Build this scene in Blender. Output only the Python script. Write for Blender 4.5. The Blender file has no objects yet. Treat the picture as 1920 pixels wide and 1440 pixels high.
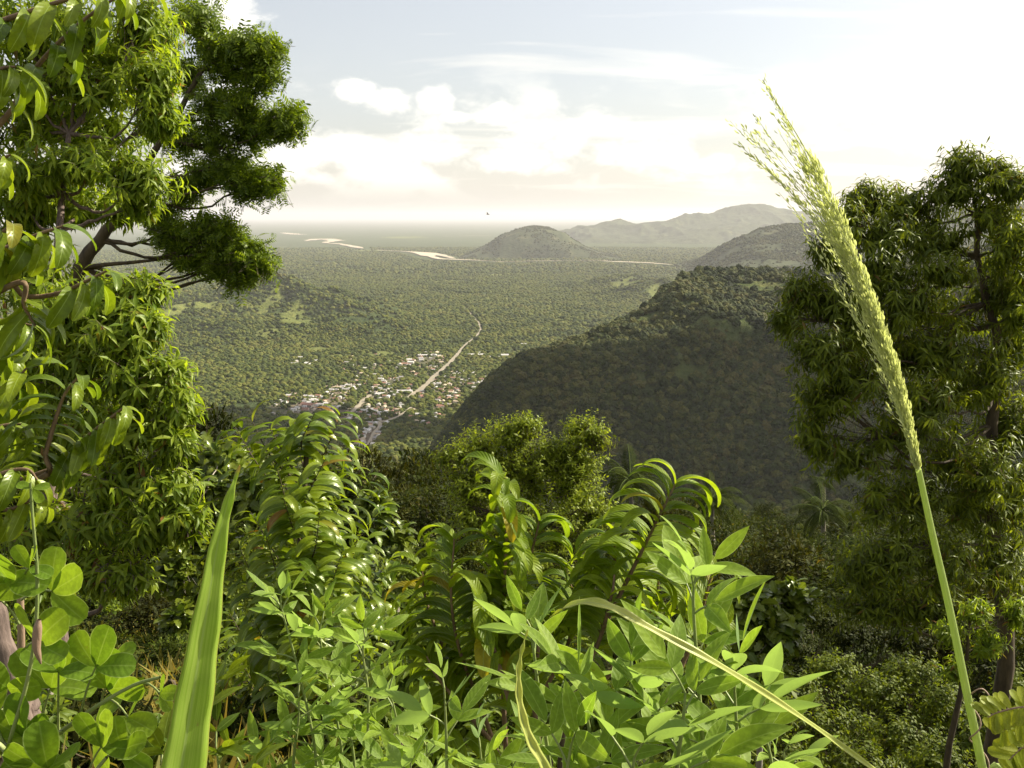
import bpy, math, random
import numpy as np
from mathutils import Vector, Matrix
from math import radians as R, sin, cos, pi, tan, atan

random.seed(7)
rng = np.random.default_rng(11)
scn = bpy.context.scene
COL = scn.collection

# ------------------------------------------------------------------ camera, sky, sun, exposure
FPX = 1805.0                      # focal length in photo pixels (1920 wide)
PITCH = R(9.9)
CAM = np.array([0.0, 0.0, 1.6])
cd = bpy.data.cameras.new('camera')
cd.sensor_width = 36.0
cd.lens = 36.0 * FPX / 1920.0
cd.clip_start = 0.05
cd.clip_end = 300000.0
cam = bpy.data.objects.new('camera', cd)
cam.location = CAM
cam.rotation_euler = (pi / 2 - PITCH, 0, 0)
COL.objects.link(cam)
scn.camera = cam

SUN_AZ = R(66)     # to the right of the view direction (+Y)
SUN_EL = R(38)
SUN_DIR = np.array([sin(SUN_AZ) * cos(SUN_EL), cos(SUN_AZ) * cos(SUN_EL), sin(SUN_EL)])
sd = bpy.data.lights.new('sun', 'SUN')
sd.energy = 5.0
sd.angle = R(0.5)
sd.color = (1.0, 0.92, 0.72)
sun = bpy.data.objects.new('sun', sd)
sun.rotation_euler = Vector(SUN_DIR.tolist()).to_track_quat('Z', 'Y').to_euler()
COL.objects.link(sun)

scn.view_settings.view_transform = 'Standard'
scn.view_settings.look = 'None'
scn.view_settings.gamma = 1.0
scn.view_settings.use_curve_mapping = False
scn.view_settings.exposure = 0.95
scn.cycles.use_denoising = True
scn.cycles.max_bounces = 6
scn.cycles.diffuse_bounces = 3
scn.cycles.glossy_bounces = 2
scn.cycles.transmission_bounces = 4
scn.cycles.transparent_max_bounces = 8
scn.cycles.volume_bounces = 0
scn.cycles.sample_clamp_indirect = 4.0

HAZE_DENSITY = 2.7e-5
HAZE_COLOR = (0.95, 0.94, 0.98, 1)


class NT:
    """small helper for node trees"""
    def __init__(self, tree):
        self.t = tree
        tree.nodes.clear()

    def n(self, kind, **kw):
        nd = self.t.nodes.new(kind)
        for k, v in kw.items():
            setattr(nd, k, v)
        return nd

    def link(self, a, b):
        self.t.links.new(a, b)

    def put(self, sock, val):
        if hasattr(val, 'is_linked') or hasattr(val, 'links'):
            self.t.links.new(val, sock)
        else:
            sock.default_value = val

    def math(self, op, a, b=None, c=None, clamp=False):
        nd = self.n('ShaderNodeMath', operation=op, use_clamp=clamp)
        self.put(nd.inputs[0], a)
        if b is not None:
            self.put(nd.inputs[1], b)
        if c is not None:
            self.put(nd.inputs[2], c)
        return nd.outputs[0]

    def mix(self, f, a, b):
        nd = self.n('ShaderNodeMix', data_type='RGBA')
        self.put(nd.inputs[0], f)
        self.put(nd.inputs[6], a)
        self.put(nd.inputs[7], b)
        return nd.outputs[2]

    def ramp(self, f, stops, interp='LINEAR'):
        nd = self.n('ShaderNodeValToRGB')
        cr = nd.color_ramp
        cr.interpolation = interp
        while len(cr.elements) < len(stops):
            cr.elements.new(0.5)
        for e, (p, c) in zip(cr.elements, stops):
            e.position = p
            e.color = c if len(c) == 4 else (*c, 1)
        self.put(nd.inputs[0], f)
        return nd.outputs[0]

    def smooth(self, v, a, b, lo=0.0, hi=1.0):
        nd = self.n('ShaderNodeMapRange', interpolation_type='SMOOTHSTEP')
        self.put(nd.inputs[0], v)
        nd.inputs[1].default_value = a
        nd.inputs[2].default_value = b
        nd.inputs[3].default_value = lo
        nd.inputs[4].default_value = hi
        return nd.outputs[0]

    def noise(self, vec, scale, detail=4, rough=0.55, dist=0.0):
        nd = self.n('ShaderNodeTexNoise')
        if vec is not None:
            self.put(nd.inputs['Vector'], vec)
        nd.inputs['Scale'].default_value = scale
        nd.inputs['Detail'].default_value = detail
        nd.inputs['Roughness'].default_value = rough
        nd.inputs['Distortion'].default_value = dist
        return nd.outputs[0]


def azel(u, v):
    x = (u - 960) / FPX
    z = -(v - 720) / FPX
    d = np.array([x, cos(PITCH) + z * sin(PITCH), -sin(PITCH) + z * cos(PITCH)])
    return math.atan2(d[0], d[1]), math.atan2(d[2], math.hypot(d[0], d[1]))


world = bpy.data.worlds.new('World')
scn.world = world
world.use_nodes = True
w = NT(world.node_tree)
sky = w.n('ShaderNodeTexSky', sky_type='NISHITA', sun_disc=False)
sky.sun_elevation = SUN_EL
sky.sun_rotation = SUN_AZ
sky.altitude = 300
sky.air_density = 1.0
sky.dust_density = 3.0
sky.ozone_density = 1.5
tc = w.n('ShaderNodeTexCoord')
sep = w.n('ShaderNodeSeparateXYZ')
w.link(tc.outputs['Generated'], sep.inputs[0])
dx, dy, dz = sep.outputs
az = w.math('ARCTAN2', dx, dy)
el = w.math('ARCSINE', dz)
# flattened coordinates: clouds lie on layers overhead and crowd together towards the horizon
zz = w.math('ADD', w.math('MAXIMUM', dz, 0.0), 0.10)
comb = w.n('ShaderNodeCombineXYZ')
w.link(w.math('DIVIDE', dx, zz), comb.inputs[0])
w.link(w.math('DIVIDE', dy, zz), comb.inputs[1])
flat = comb.outputs[0]
comb2 = w.n('ShaderNodeCombineXYZ')
w.link(w.math('MULTIPLY', az, 1.0), comb2.inputs[0])
w.link(w.math('MULTIPLY', el, 1.8), comb2.inputs[1])
ae = comb2.outputs[0]
mp = w.n('ShaderNodeMapping')
mp.inputs['Rotation'].default_value = (0, 0, R(35))
mp.inputs['Scale'].default_value = (1.0, 2.6, 1.0)
w.link(flat, mp.inputs[0])
cirrus = w.smooth(w.noise(mp.outputs[0], 0.55, 7, 0.55, 0.6), 0.40, 0.72)
veil = w.smooth(w.noise(flat, 0.16, 3, 0.5), 0.30, 0.62)
cu_noise = w.noise(ae, 26, 7, 0.62, 0.2)
cu_big = w.noise(ae, 7, 4, 0.55)


def blob(u, v, ru, rv, soft=0.85):
    """a cumulus at the place in the sky where the photograph shows one"""
    a0, e0 = azel(u, v)
    ex = w.math('DIVIDE', w.math('SUBTRACT', az, a0), ru / FPX)
    ey = w.math('DIVIDE', w.math('SUBTRACT', el, e0), rv / FPX)
    # flat bases: squeeze the lower half
    d = w.math('SQRT', w.math('ADD', w.math('MULTIPLY', ex, ex), w.math('MULTIPLY', ey, ey)))
    d = w.math('ADD', d, w.math('MULTIPLY', w.math('SUBTRACT', cu_noise, 0.5), 1.9))
    return w.smooth(d, 1.0, 1.0 - soft, 0, 1)


blobs = [(665, 170, 48, 30), (730, 190, 60, 28), (815, 188, 46, 36), (850, 220, 40, 14), (600, 285, 60, 22),
         (690, 285, 62, 30), (820, 285, 90, 26), (960, 300, 110, 30), (560, 295, 60, 26), (930, 215, 55, 25),
         (1000, 245, 60, 25), (430, 40, 75, 60), (440, 170, 40, 30), (1180, 290, 90, 24), (1330, 310, 80, 22)]
cum = None
for b in blobs:
    q = blob(*b)
    cum = q if cum is None else w.math('MAXIMUM', cum, q)
# the same low bank of cumulus goes on round the whole horizon
band = w.math('MULTIPLY', w.smooth(el, 0.01, 0.05), w.smooth(el, 0.16, 0.07))
bank = w.math('MULTIPLY', band, w.smooth(w.math('ADD', cu_big, w.math('MULTIPLY', cu_noise, 0.35)), 0.64, 0.78))
cum = w.math('MAXIMUM', cum, w.math('MULTIPLY', bank, 0.8))
skyc = sky.outputs[0]
# thin high cloud whitens the blue
lum = w.n('ShaderNodeRGBToBW')
w.link(skyc, lum.inputs[0])
wh = w.n('ShaderNodeCombineColor')
for i, k in enumerate((1.17, 1.10, 0.97)):
    w.link(w.math('MULTIPLY', w.math('ADD', w.math('MULTIPLY', lum.outputs[0], 0.75), 6.0), k), wh.inputs[i])
cov = w.math('ADD', w.math('MULTIPLY', cirrus, 0.45), w.math('MULTIPLY', veil, 0.35), clamp=True)
cov = w.math('MAXIMUM', cov, 0.32)
cov = w.math('MAXIMUM', cov, w.smooth(el, 0.16, 0.0, 0.0, 0.55))
c1 = w.mix(cov, skyc, wh.outputs[0])
cumc = w.mix(cu_noise, (12.5, 11.9, 10.6, 1), (11.0, 10.4, 9.3, 1))
c2 = w.mix(w.math('MULTIPLY', cum, 0.9), c1, cumc)
bg = w.n('ShaderNodeBackground')
bg.inputs['Strength'].default_value = 0.072
w.link(c2, bg.inputs[0])
wo = w.n('ShaderNodeOutputWorld')
w.link(bg.outputs[0], wo.inputs[0])

# ------------------------------------------------------------------ geometry helpers
FWD = np.array([0, cos(PITCH), -sin(PITCH)])
UPV = np.array([0, sin(PITCH), cos(PITCH)])


def P(u, v, D):
    """point seen at photo pixel (u, v) standing D metres ahead of the camera"""
    d = np.array([(u - 960) / FPX, 0, 0]) + FWD - (v - 720) / FPX * UPV
    return CAM + d * (D / d[1])


def proj(p):
    """photo pixel of world points (N,3)"""
    q = np.atleast_2d(p) - CAM
    f = q @ FWD
    f = np.where(f < 1e-3, 1e-3, f)
    return 960 + FPX * q[:, 0] / f, 720 - FPX * (q @ UPV) / f, q @ FWD


def on_plain(u, v, z=-400.0):
    d = np.array([(u - 960) / FPX, 0, 0]) + FWD - (v - 720) / FPX * UPV
    t = (z - CAM[2]) / d[2]
    return CAM + d * t


def nrm(a):
    return a / (np.linalg.norm(a, axis=-1, keepdims=True) + 1e-12)


def mesh_np(name, V, Fq, mat=None, uv=None, smooth=True, mats=None, midx=None):
    """mesh from numpy arrays; Fq (M,k) with equal face sizes"""
    V = np.asarray(V, np.float32)
    Fq = np.asarray(Fq, np.int32)
    me = bpy.data.meshes.new(name)
    me.vertices.add(len(V))
    me.vertices.foreach_set('co', V.ravel())
    k = Fq.shape[1]
    me.loops.add(Fq.size)
    me.loops.foreach_set('vertex_index', Fq.ravel())
    me.polygons.add(len(Fq))
    me.polygons.foreach_set('loop_start', np.arange(0, Fq.size, k, dtype=np.int32))
    if uv is not None:
        ul = me.uv_layers.new(name='UVMap')
        ul.data.foreach_set('uv', np.asarray(uv, np.float32)[Fq.ravel()].ravel())
    me.update(calc_edges=True)
    me.polygons.foreach_set('use_smooth', np.full(len(Fq), smooth))
    for m in (mats or ([mat] if mat else [])):
        me.materials.append(m)
    if midx is not None:
        me.polygons.foreach_set('material_index', np.asarray(midx, np.int32))
    return me


def obj(name, me, parent=None, loc=None):
    o = bpy.data.objects.new(name, me)
    COL.objects.link(o)
    if loc is not None:
        o.location = loc
    if parent is not None:
        o.parent = parent
    return o


def tag(o, label=None, cat=None, group=None, kind=None):
    if label:
        o['label'] = label
    if cat:
        o['category'] = cat
    if group:
        o['group'] = group
    if kind:
        o['kind'] = kind
    return o


def thing(name, label, cat, loc, group=None):
    o = bpy.data.objects.new(name, None)
    o.empty_display_size = 0.2
    COL.objects.link(o)
    o.location = [float(c) for c in loc]
    return tag(o, label, cat, group)


def tube(pts, rad, sides=6):
    """tapered tube through points -> V, F(quads)"""
    pts = np.asarray(pts, float)
    n = len(pts)
    rad = np.interp(np.linspace(0, 1, n), np.linspace(0, 1, len(np.atleast_1d(rad))), np.atleast_1d(rad))
    T = np.gradient(pts, axis=0)
    T = nrm(T)
    ref = np.array([0.13, 0.31, 0.94]) if abs(T[0][2]) < 0.9 else np.array([0.94, 0.31, 0.13])
    A = nrm(np.cross(T, ref))
    B = np.cross(T, A)
    a = np.arange(sides) * 2 * pi / sides
    V = pts[:, None, :] + rad[:, None, None] * (np.cos(a)[None, :, None] * A[:, None, :] + np.sin(a)[None, :, None] * B[:, None, :])
    V = V.reshape(-1, 3)
    i = np.arange(n - 1)[:, None] * sides
    j = np.arange(sides)[None, :]
    F = np.stack([i + j, i + (j + 1) % sides, i + sides + (j + 1) % sides, i + sides + j], -1).reshape(-1, 4)
    # close the end
    return V, F


def curve(ctrl, n=14, jit=0.0):
    """smooth Catmull-Rom line through control points"""
    c = np.asarray(ctrl, float)
    if len(c) == 2:
        c = np.array([c[0], (c[0] + c[1]) / 2, c[1]])
    e = np.vstack([2 * c[0] - c[1], c, 2 * c[-1] - c[-2]])
    out = []
    segs = len(c) - 1
    m = max(2, int(math.ceil(n / segs)))
    for s in range(segs):
        p0, p1, p2, p3 = e[s:s + 4]
        for t in np.linspace(0, 1, m, endpoint=False):
            out.append(0.5 * ((2 * p1) + (-p0 + p2) * t + (2 * p0 - 5 * p1 + 4 * p2 - p3) * t * t + (-p0 + 3 * p1 - 3 * p2 + p3) * t ** 3))
    out.append(c[-1])
    out = np.array(out)
    if jit:
        nz = rng.normal(0, jit, out.shape)
        nz[0] = 0
        nz[-1] = 0
        out = out + nz
    return out


class Acc:
    """collects pieces of quads for one mesh"""
    def __init__(self):
        self.V, self.F, self.n = [], [], 0

    def add(self, VF):
        V, F = VF
        self.V.append(V)
        self.F.append(F + self.n)
        self.n += len(V)

    def mesh(self, name, mat, smooth=True):
        return mesh_np(name, np.vstack(self.V), np.vstack(self.F), mat, smooth=smooth)


# leaf templates -------------------------------------------------------------
def wprof(a, b):
    t = np.linspace(0, 1, 200)
    mx = (t ** a * (1 - t) ** b).max()
    return lambda x: np.clip(x, 0, 1) ** a * (1 - np.clip(x, 0, 1)) ** b / mx


def leaf_tpl(nl=6, nw=2, W=0.3, a=0.7, b=0.9, droop=0.8, fold=0.35, wav=0.0, wn=7, lobes=0, twist=0.0, pet=0.0, side=0.0):
    """one leaf along +Y from the origin, length 1, upper side +Z"""
    t = np.linspace(0, 1, nl + 1)
    f = wprof(a, b)
    wd = W * f(t * 0.985 + 0.008)
    if lobes:
        wd = wd * (0.42 + 0.58 * np.abs(np.cos(t * pi * lobes)))
    wd = np.maximum(wd, 0.006)
    ang = droop * t ** 1.2
    y = np.concatenate([[0], np.cumsum(np.cos((ang[1:] + ang[:-1]) / 2))]) / nl
    z = -np.concatenate([[0], np.cumsum(np.sin((ang[1:] + ang[:-1]) / 2))]) / nl
    s = np.linspace(-1, 1, nw + 1)
    S, T = np.meshgrid(s, t)
    WD = wd[:, None]
    tw = twist * T
    X0 = S * WD / 2 * cos(fold)
    Z0 = np.abs(S) * WD / 2 * sin(fold) + wav * np.sin(T * pi * 2 * wn) * np.abs(S) * WD
    X = X0 * np.cos(tw) - Z0 * np.sin(tw)
    Zl = X0 * np.sin(tw) + Z0 * np.cos(tw)
    Y = y[:, None] + Zl * np.sin(ang)[:, None]
    Z = z[:, None] + Zl * np.cos(ang)[:, None]
    X = X + side * T ** 2
    V = np.stack([X, Y + pet, Z], -1).reshape(-1, 3)
    uv = np.stack([S * 0.5 + 0.5, T], -1).reshape(-1, 2)
    i = np.arange(nl)[:, None] * (nw + 1)
    j = np.arange(nw)[None, :]
    F = np.stack([i + j, i + j + 1, i + nw + 2 + j, i + nw + 1 + j], -1).reshape(-1, 4)
    return V, F, uv


def merge_tpl(parts):
    Vs, Fs, Us, n = [], [], [], 0
    for V, F, U in parts:
        Vs.append(V); Fs.append(F + n); Us.append(U); n += len(V)
    return np.vstack(Vs), np.vstack(Fs), np.vstack(Us)


def xf(tpl, M, t, s=1.0):
    V, F, U = tpl
    return (V * s) @ np.asarray(M).T + np.asarray(t), F, U


def basis(d, up):
    """columns X (side), Y (along), Z (upper side) for arrays"""
    y = nrm(np.asarray(d, float))
    z = np.asarray(up, float)
    z = nrm(z - (z * y).sum(-1, keepdims=True) * y)
    x = np.cross(y, z)
    return np.stack([x, y, z], -1)


def pinnate_tpl(pairs=5, leaf=None, L=0.32, droop=0.5, spread=1.15):
    parts = []
    leaf = leaf or leaf_tpl(3, 2, 0.38, 0.9, 0.5, 0.2, 0.15)
    for k in range(pairs):
        t = 0.18 + 0.78 * k / (pairs - 1)
        a = droop * t
        pos = np.array([0, t * cos(a * .5), -t * sin(a * .5)])
        for s in (-1, 1):
            d = np.array([s * sin(spread), cos(spread) * cos(a), -sin(a) * cos(spread) - 0.1])
            M = basis(d, np.array([0, sin(a), cos(a)]) + rng.normal(0, .18, 3))
            parts.append(xf(leaf, M, pos, L * (0.8 + 0.3 * sin(pi * (t * .8 + .1)))))
    a = droop
    rt = np.linspace(0, 1, 5)
    q = np.stack([np.zeros(5), rt * np.cos(a * rt * .5), -rt * np.sin(a * rt * .5)], -1)
    V, F = tube(q, [0.012, 0.006], 3)
    parts.append((V, F, np.tile([[0.5, 0.5]], (len(V), 1))))
    return merge_tpl(parts)


def scatter_mesh(name, tpls, pos, B, sc, mat, pick=None):
    """join many transformed copies of the templates into one mesh"""
    pos, B, sc = np.asarray(pos), np.asarray(B), np.asarray(sc)
    if pick is None:
        pick = rng.integers(0, len(tpls), len(pos))
    Vs, Fs, Us, n = [], [], [], 0
    for k, (V, F, U) in enumerate(tpls):
        m = pick == k
        c = int(m.sum())
        if not c:
            continue
        W = np.einsum('nij,vj->nvi', B[m], V) * sc[m][:, None, None] + pos[m][:, None, :]
        Vs.append(W.reshape(-1, 3))
        Fs.append((F[None] + (np.arange(c) * len(V))[:, None, None] + n).reshape(-1, 4))
        Us.append(np.tile(U, (c, 1)))
        n += c * len(V)
    return mesh_np(name, np.vstack(Vs), np.vstack(Fs), mat, uv=np.vstack(Us))


LEAF_MESH = {}


def tpl_meshes(key, tpls, mat):
    if (key, mat.name) not in LEAF_MESH:
        LEAF_MESH[(key, mat.name)] = [mesh_np('leaf_' + key, V, F, mat, uv=U) for V, F, U in tpls]
    return LEAF_MESH[(key, mat.name)]


def add_leaves(root, key, tpls, pos, B, sc, mat, limit=300, name='leaf', stuff='foliage', fine=None, minpx=10):
    """leaves that show largest become parts of their own, the rest one part of kind stuff"""
    pos, B, sc = np.asarray(pos), np.asarray(B), np.asarray(sc)
    org = np.array(root.location)
    u, v, f = proj(pos + B[:, :, 1] * sc[:, None] * 0.5)
    size = sc * FPX / np.maximum(f, .1)
    inside = (u > -40) & (u < 1960) & (v > -40) & (v < 1480)
    # those buried behind others of the same plant rank lower
    depth = f - f.min()
    score = np.where(inside & (size > minpx), size * (1 - 0.12 * np.clip(depth / (0.5 * (depth.max() + 1e-6)), 0, 1)), -1)
    order = np.argsort(-score)
    single = order[:limit]
    single = single[score[single] > 0]
    mask = np.zeros(len(pos), bool)
    mask[single] = True
    mes = tpl_meshes(key, fine or tpls, mat)
    for i in single:
        o = bpy.data.objects.new(name, mes[int(rng.integers(0, len(mes)))])
        M = np.eye(4)
        M[:3, :3] = B[i] * sc[i]
        M[:3, 3] = pos[i] - org
        o.matrix_basis = Matrix(M.tolist())
        o.parent = root
        COL.objects.link(o)
    rest = ~mask
    if rest.sum():
        me = scatter_mesh(stuff, tpls, pos[rest] - org, B[rest], sc[rest], mat)
        tag(obj(stuff, me, root), kind='stuff')


# ------------------------------------------------------------------ materials
def new_mat(name):
    m = bpy.data.materials.new(name)
    m.use_nodes = True
    return m, NT(m.node_tree)


def leaf_mat(name, dark, light, trans, rough=0.42, tf=0.4, veins=0, odd=None, oddp=0.03, back=None, spec=0.5, vstr=0.25, mid=0.35, rim=0.0, vb=0.3, clump=0.0, tk=1.0):
    trans = tuple(c * tk for c in trans)
    m, t = new_mat(name)
    oi = t.n('ShaderNodeObjectInfo')
    ge = t.n('ShaderNodeNewGeometry')
    def warm(c):
        return (c[0] * 1.28, c[1], c[2] * 0.65)
    dark, light = warm(dark), warm(light)
    r = t.math('FRACT', t.math('ADD', oi.outputs['Random'], ge.outputs['Random Per Island']))
    stops = [(0.0, dark), (0.85, light), (1.0, light)]
    if odd:
        stops = [(0.0, dark), (0.9 - oddp, light), (1.0 - oddp, light), (1.0 - oddp * .5, odd), (1.0, odd)]
    col = t.ramp(r, stops)
    tcoord = t.n('ShaderNodeTexCoord')
    blot = t.smooth(t.noise(tcoord.outputs['Object'], 9.0, 3, 0.6), 0.35, 0.7, 0.86, 1.14)
    uvn = t.n('ShaderNodeUVMap')
    s = t.n('ShaderNodeSeparateXYZ')
    t.link(uvn.outputs[0], s.inputs[0])
    ax = t.math('ABSOLUTE', t.math('SUBTRACT', s.outputs[0], 0.5))
    sv = t.n('ShaderNodeCombineXYZ')
    t.link(s.outputs[0], sv.inputs[0])
    t.link(t.math('MULTIPLY', s.outputs[1], 2.5), sv.inputs[1])
    t.link(t.math('MULTIPLY', r, 37.0), sv.inputs[2])
    spots = t.smooth(t.noise(sv.outputs[0], 5.0, 3, 0.6), 0.66, 0.74)
    spots = t.math('MULTIPLY', spots, t.smooth(r, 0.3, 0.9, 0.1, 0.8))
    col = t.mix(spots, col, (0.16, 0.11, 0.03, 1))
    if clump:
        pos_n = t.smooth(t.noise(ge.outputs['Position'], clump, 3, 0.6), 0.32, 0.68, 0.40, 1.60)
        blot = t.math('MULTIPLY', blot, pos_n)
        blot = t.math('MULTIPLY', blot, t.math('ADD', t.math('MULTIPLY', oi.outputs['Random'], 0.8), 0.6))
    hsv = t.n('ShaderNodeHueSaturation')
    t.link(blot, hsv.inputs['Value'])
    t.link(col, hsv.inputs['Color'])
    col = hsv.outputs[0]
    rib = t.smooth(ax, 0.035, 0.012, 0, 1)
    ribf = t.math('MULTIPLY', rib, mid)
    col = t.mix(ribf, col, (0.30, 0.40, 0.12, 1))
    if rim:
        col = t.mix(t.math('MULTIPLY', t.smooth(ax, 0.455, 0.49), rim), col, (0.42, 0.52, 0.22, 1))
    bump = None
    if veins:
        ph = t.math('SUBTRACT', t.math('MULTIPLY', s.outputs[1], veins * 2 * pi), t.math('MULTIPLY', ax, veins * 2.2))
        wv = t.math('SINE', ph)
        vf = t.math('MULTIPLY', t.smooth(wv, 0.72, 0.98), vstr)
        col = t.mix(vf, col, (0.22, 0.32, 0.08, 1))
        bump = t.n('ShaderNodeBump')
        bump.inputs['Strength'].default_value = vb
        bump.inputs['Distance'].default_value = 0.003
        t.link(t.math('ADD', wv, t.math('MULTIPLY', rib, -2.0)), bump.inputs['Height'])
    if back:
        col = t.mix(t.math('MULTIPLY', ge.outputs['Backfacing'], 0.8), col, back)
    p = t.n('ShaderNodeBsdfPrincipled')
    t.link(col, p.inputs['Base Color'])
    p.inputs['Roughness'].default_value = rough
    p.inputs['Specular IOR Level'].default_value = spec
    p.inputs['Specular Tint'].default_value = (0.9, 1.0, 0.7, 1)
    tr = t.n('ShaderNodeBsdfTranslucent')
    tcx = t.n('ShaderNodeMix', data_type='RGBA', blend_type='MULTIPLY')
    tcx.inputs[0].default_value = 1.0
    t.link(col, tcx.inputs[6])
    tcx.inputs[7].default_value = (trans[0], trans[1], trans[2], 1)
    t.link(tcx.outputs[2], tr.inputs[0])
    if bump:
        t.link(bump.outputs[0], p.inputs['Normal'])
    mx = t.n('ShaderNodeMixShader')
    mx.inputs[0].default_value = tf
    t.link(p.outputs[0], mx.inputs[1])
    t.link(tr.outputs[0], mx.inputs[2])
    out = t.n('ShaderNodeOutputMaterial')
    t.link(mx.outputs[0], out.inputs[0])
    return m


def bark_mat(name, c1, c2, scale=12.0, rough=0.85, stretch=0.25, bumpd=0.01):
    m, t = new_mat(name)
    tcoord = t.n('ShaderNodeTexCoord')
    mp = t.n('ShaderNodeMapping')
    mp.inputs['Scale'].default_value = (1, 1, stretch)
    t.link(tcoord.outputs['Object'], mp.inputs[0])
    n1 = t.noise(mp.outputs[0], scale, 6, 0.65)
    col = t.ramp(n1, [(0.3, c1), (0.7, c2)])
    p = t.n('ShaderNodeBsdfPrincipled')
    t.link(col, p.inputs['Base Color'])
    p.inputs['Roughness'].default_value = rough
    bp = t.n('ShaderNodeBump')
    bp.inputs['Strength'].default_value = 0.6
    bp.inputs['Distance'].default_value = bumpd
    t.link(n1, bp.inputs['Height'])
    t.link(bp.outputs[0], p.inputs['Normal'])
    out = t.n('ShaderNodeOutputMaterial')
    t.link(p.outputs[0], out.inputs[0])
    return m


def plain_mat(name, col, rough=0.8, var=0.25, scale=0.05):
    m, t = new_mat(name)
    oi = t.n('ShaderNodeObjectInfo')
    tcoord = t.n('ShaderNodeTexCoord')
    n1 = t.noise(tcoord.outputs['Object'], scale, 4, 0.6)
    f = t.math('ADD', t.math('MULTIPLY', n1, var * 1.2), t.math('MULTIPLY', oi.outputs['Random'], var))
    hs = t.n('ShaderNodeHueSaturation')
    hs.inputs['Color'].default_value = (*col, 1)
    t.link(t.math('ADD', f, 1.0 - var), hs.inputs['Value'])
    p = t.n('ShaderNodeBsdfPrincipled')
    t.link(hs.outputs[0], p.inputs['Base Color'])
    p.inputs['Roughness'].default_value = rough
    out = t.n('ShaderNodeOutputMaterial')
    t.link(p.outputs[0], out.inputs[0])
    return m


M_MANGO = leaf_mat('mango_leaf', (0.070, 0.150, 0.014), (0.190, 0.310, 0.038), (2.0, 1.9, 0.8), 0.42, 0.48, spec=0.35, odd=(0.20, 0.10, 0.03), oddp=0.02)
M_PINN = leaf_mat('feather_leaf', (0.040, 0.092, 0.010), (0.125, 0.220, 0.022), (2.0, 1.9, 0.8), 0.45, 0.42, spec=0.3)
M_GLOSS = leaf_mat('glossy_leaf', (0.060, 0.130, 0.010), (0.140, 0.235, 0.020), (2.0, 1.9, 0.8), 0.32, 0.44, veins=9, odd=(0.24, 0.12, 0.02), oddp=0.025, vstr=0.03, mid=0.6, vb=0.08)
M_ANNONA = leaf_mat('corrugated_leaf', (0.080, 0.165, 0.012), (0.160, 0.275, 0.022), (2.0, 1.9, 0.8), 0.42, 0.48, spec=0.3, veins=13, odd=(0.30, 0.24, 0.02), oddp=0.035, vstr=0.10, mid=0.5, vb=0.30)
M_PEA = leaf_mat('pea_leaf', (0.105, 0.215, 0.045), (0.165, 0.300, 0.060), (1.9, 1.9, 0.8), 0.55, 0.44, veins=8, spec=0.25, vstr=0.07, back=(0.20, 0.29, 0.13, 1), mid=0.5, rim=0.7, vb=0.10)
M_LEG = leaf_mat('round_leaf', (0.080, 0.185, 0.022), (0.140, 0.270, 0.036), (1.8, 1.7, 0.8), 0.55, 0.42, spec=0.25, veins=7, vstr=0.05, mid=0.3, rim=0.4, vb=0.08)
M_DARKT = leaf_mat('willow_leaf', (0.040, 0.078, 0.008), (0.125, 0.205, 0.020), (2.0, 1.8, 0.8), 0.42, 0.42, spec=0.3, odd=(0.13, 0.08, 0.02), oddp=0.02)
M_SMALL = leaf_mat('small_leaf', (0.040, 0.082, 0.010), (0.105, 0.165, 0.020), (2.0, 1.9, 0.8), 0.50, 0.40, spec=0.22)
M_TWIN = leaf_mat('light_small_leaf', (0.085, 0.155, 0.014), (0.200, 0.310, 0.030), (1.9, 1.8, 0.8), 0.45, 0.44, spec=0.3)
M_SPRIG = leaf_mat('sprig_leaf', (0.190, 0.300, 0.040), (0.260, 0.370, 0.060), (1.5, 1.4, 0.8), 0.5, 0.5)
M_BREAD = leaf_mat('lobed_leaf', (0.045, 0.095, 0.014), (0.110, 0.175, 0.030), (1.7, 1.7, 0.9), 0.28, 0.30)
M_FOR = leaf_mat('forest_leaf', (0.012, 0.026, 0.004), (0.036, 0.056, 0.007), (1.9, 1.8, 0.8), 0.60, 0.38, odd=(0.10, 0.085, 0.02), oddp=0.04, spec=0.12, clump=0.45, tk=0.7)
M_FOR2 = leaf_mat('forest_leaf_green', (0.013, 0.030, 0.004), (0.038, 0.064, 0.008), (1.9, 1.8, 0.8), 0.60, 0.38, spec=0.12, clump=0.45, tk=0.7)
M_FOR3 = leaf_mat('forest_leaf_brown', (0.014, 0.024, 0.005), (0.036, 0.046, 0.009), (1.9, 1.7, 0.8), 0.60, 0.35, spec=0.10, clump=0.45, tk=0.7)
M_PALM = leaf_mat('palm_leaf', (0.012, 0.026, 0.005), (0.026, 0.044, 0.008), (1.6, 1.5, 0.9), 0.8, 0.28, spec=0.05)
M_DRY = leaf_mat('dry_grass', (0.10, 0.13, 0.030), (0.22, 0.21, 0.060), (1.4, 1.3, 0.9), 0.7, 0.35)
M_TUFT = leaf_mat('undergrowth_leaf', (0.034, 0.080, 0.010), (0.105, 0.180, 0.020), (2.0, 1.9, 0.8), 0.50, 0.40, spec=0.25)
M_BARK = bark_mat('bark_brown', (0.030, 0.021, 0.012), (0.12, 0.088, 0.050), bumpd=0.02)
M_BARKP = bark_mat('bark_pink_grey', (0.05, 0.034, 0.030), (0.24, 0.175, 0.15), 60, bumpd=0.005)
M_TWIG = bark_mat('twig_bark', (0.10, 0.06, 0.035), (0.24, 0.16, 0.09), 30)
M_PALE = bark_mat('pale_bark', (0.22, 0.19, 0.15), (0.45, 0.40, 0.34), 8)
M_STEM = bark_mat('green_stem', (0.16, 0.22, 0.06), (0.28, 0.32, 0.12), 20, 0.5)
M_PSTEM = bark_mat('pink_stem', (0.22, 0.14, 0.10), (0.36, 0.25, 0.18), 20, 0.6)


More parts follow.
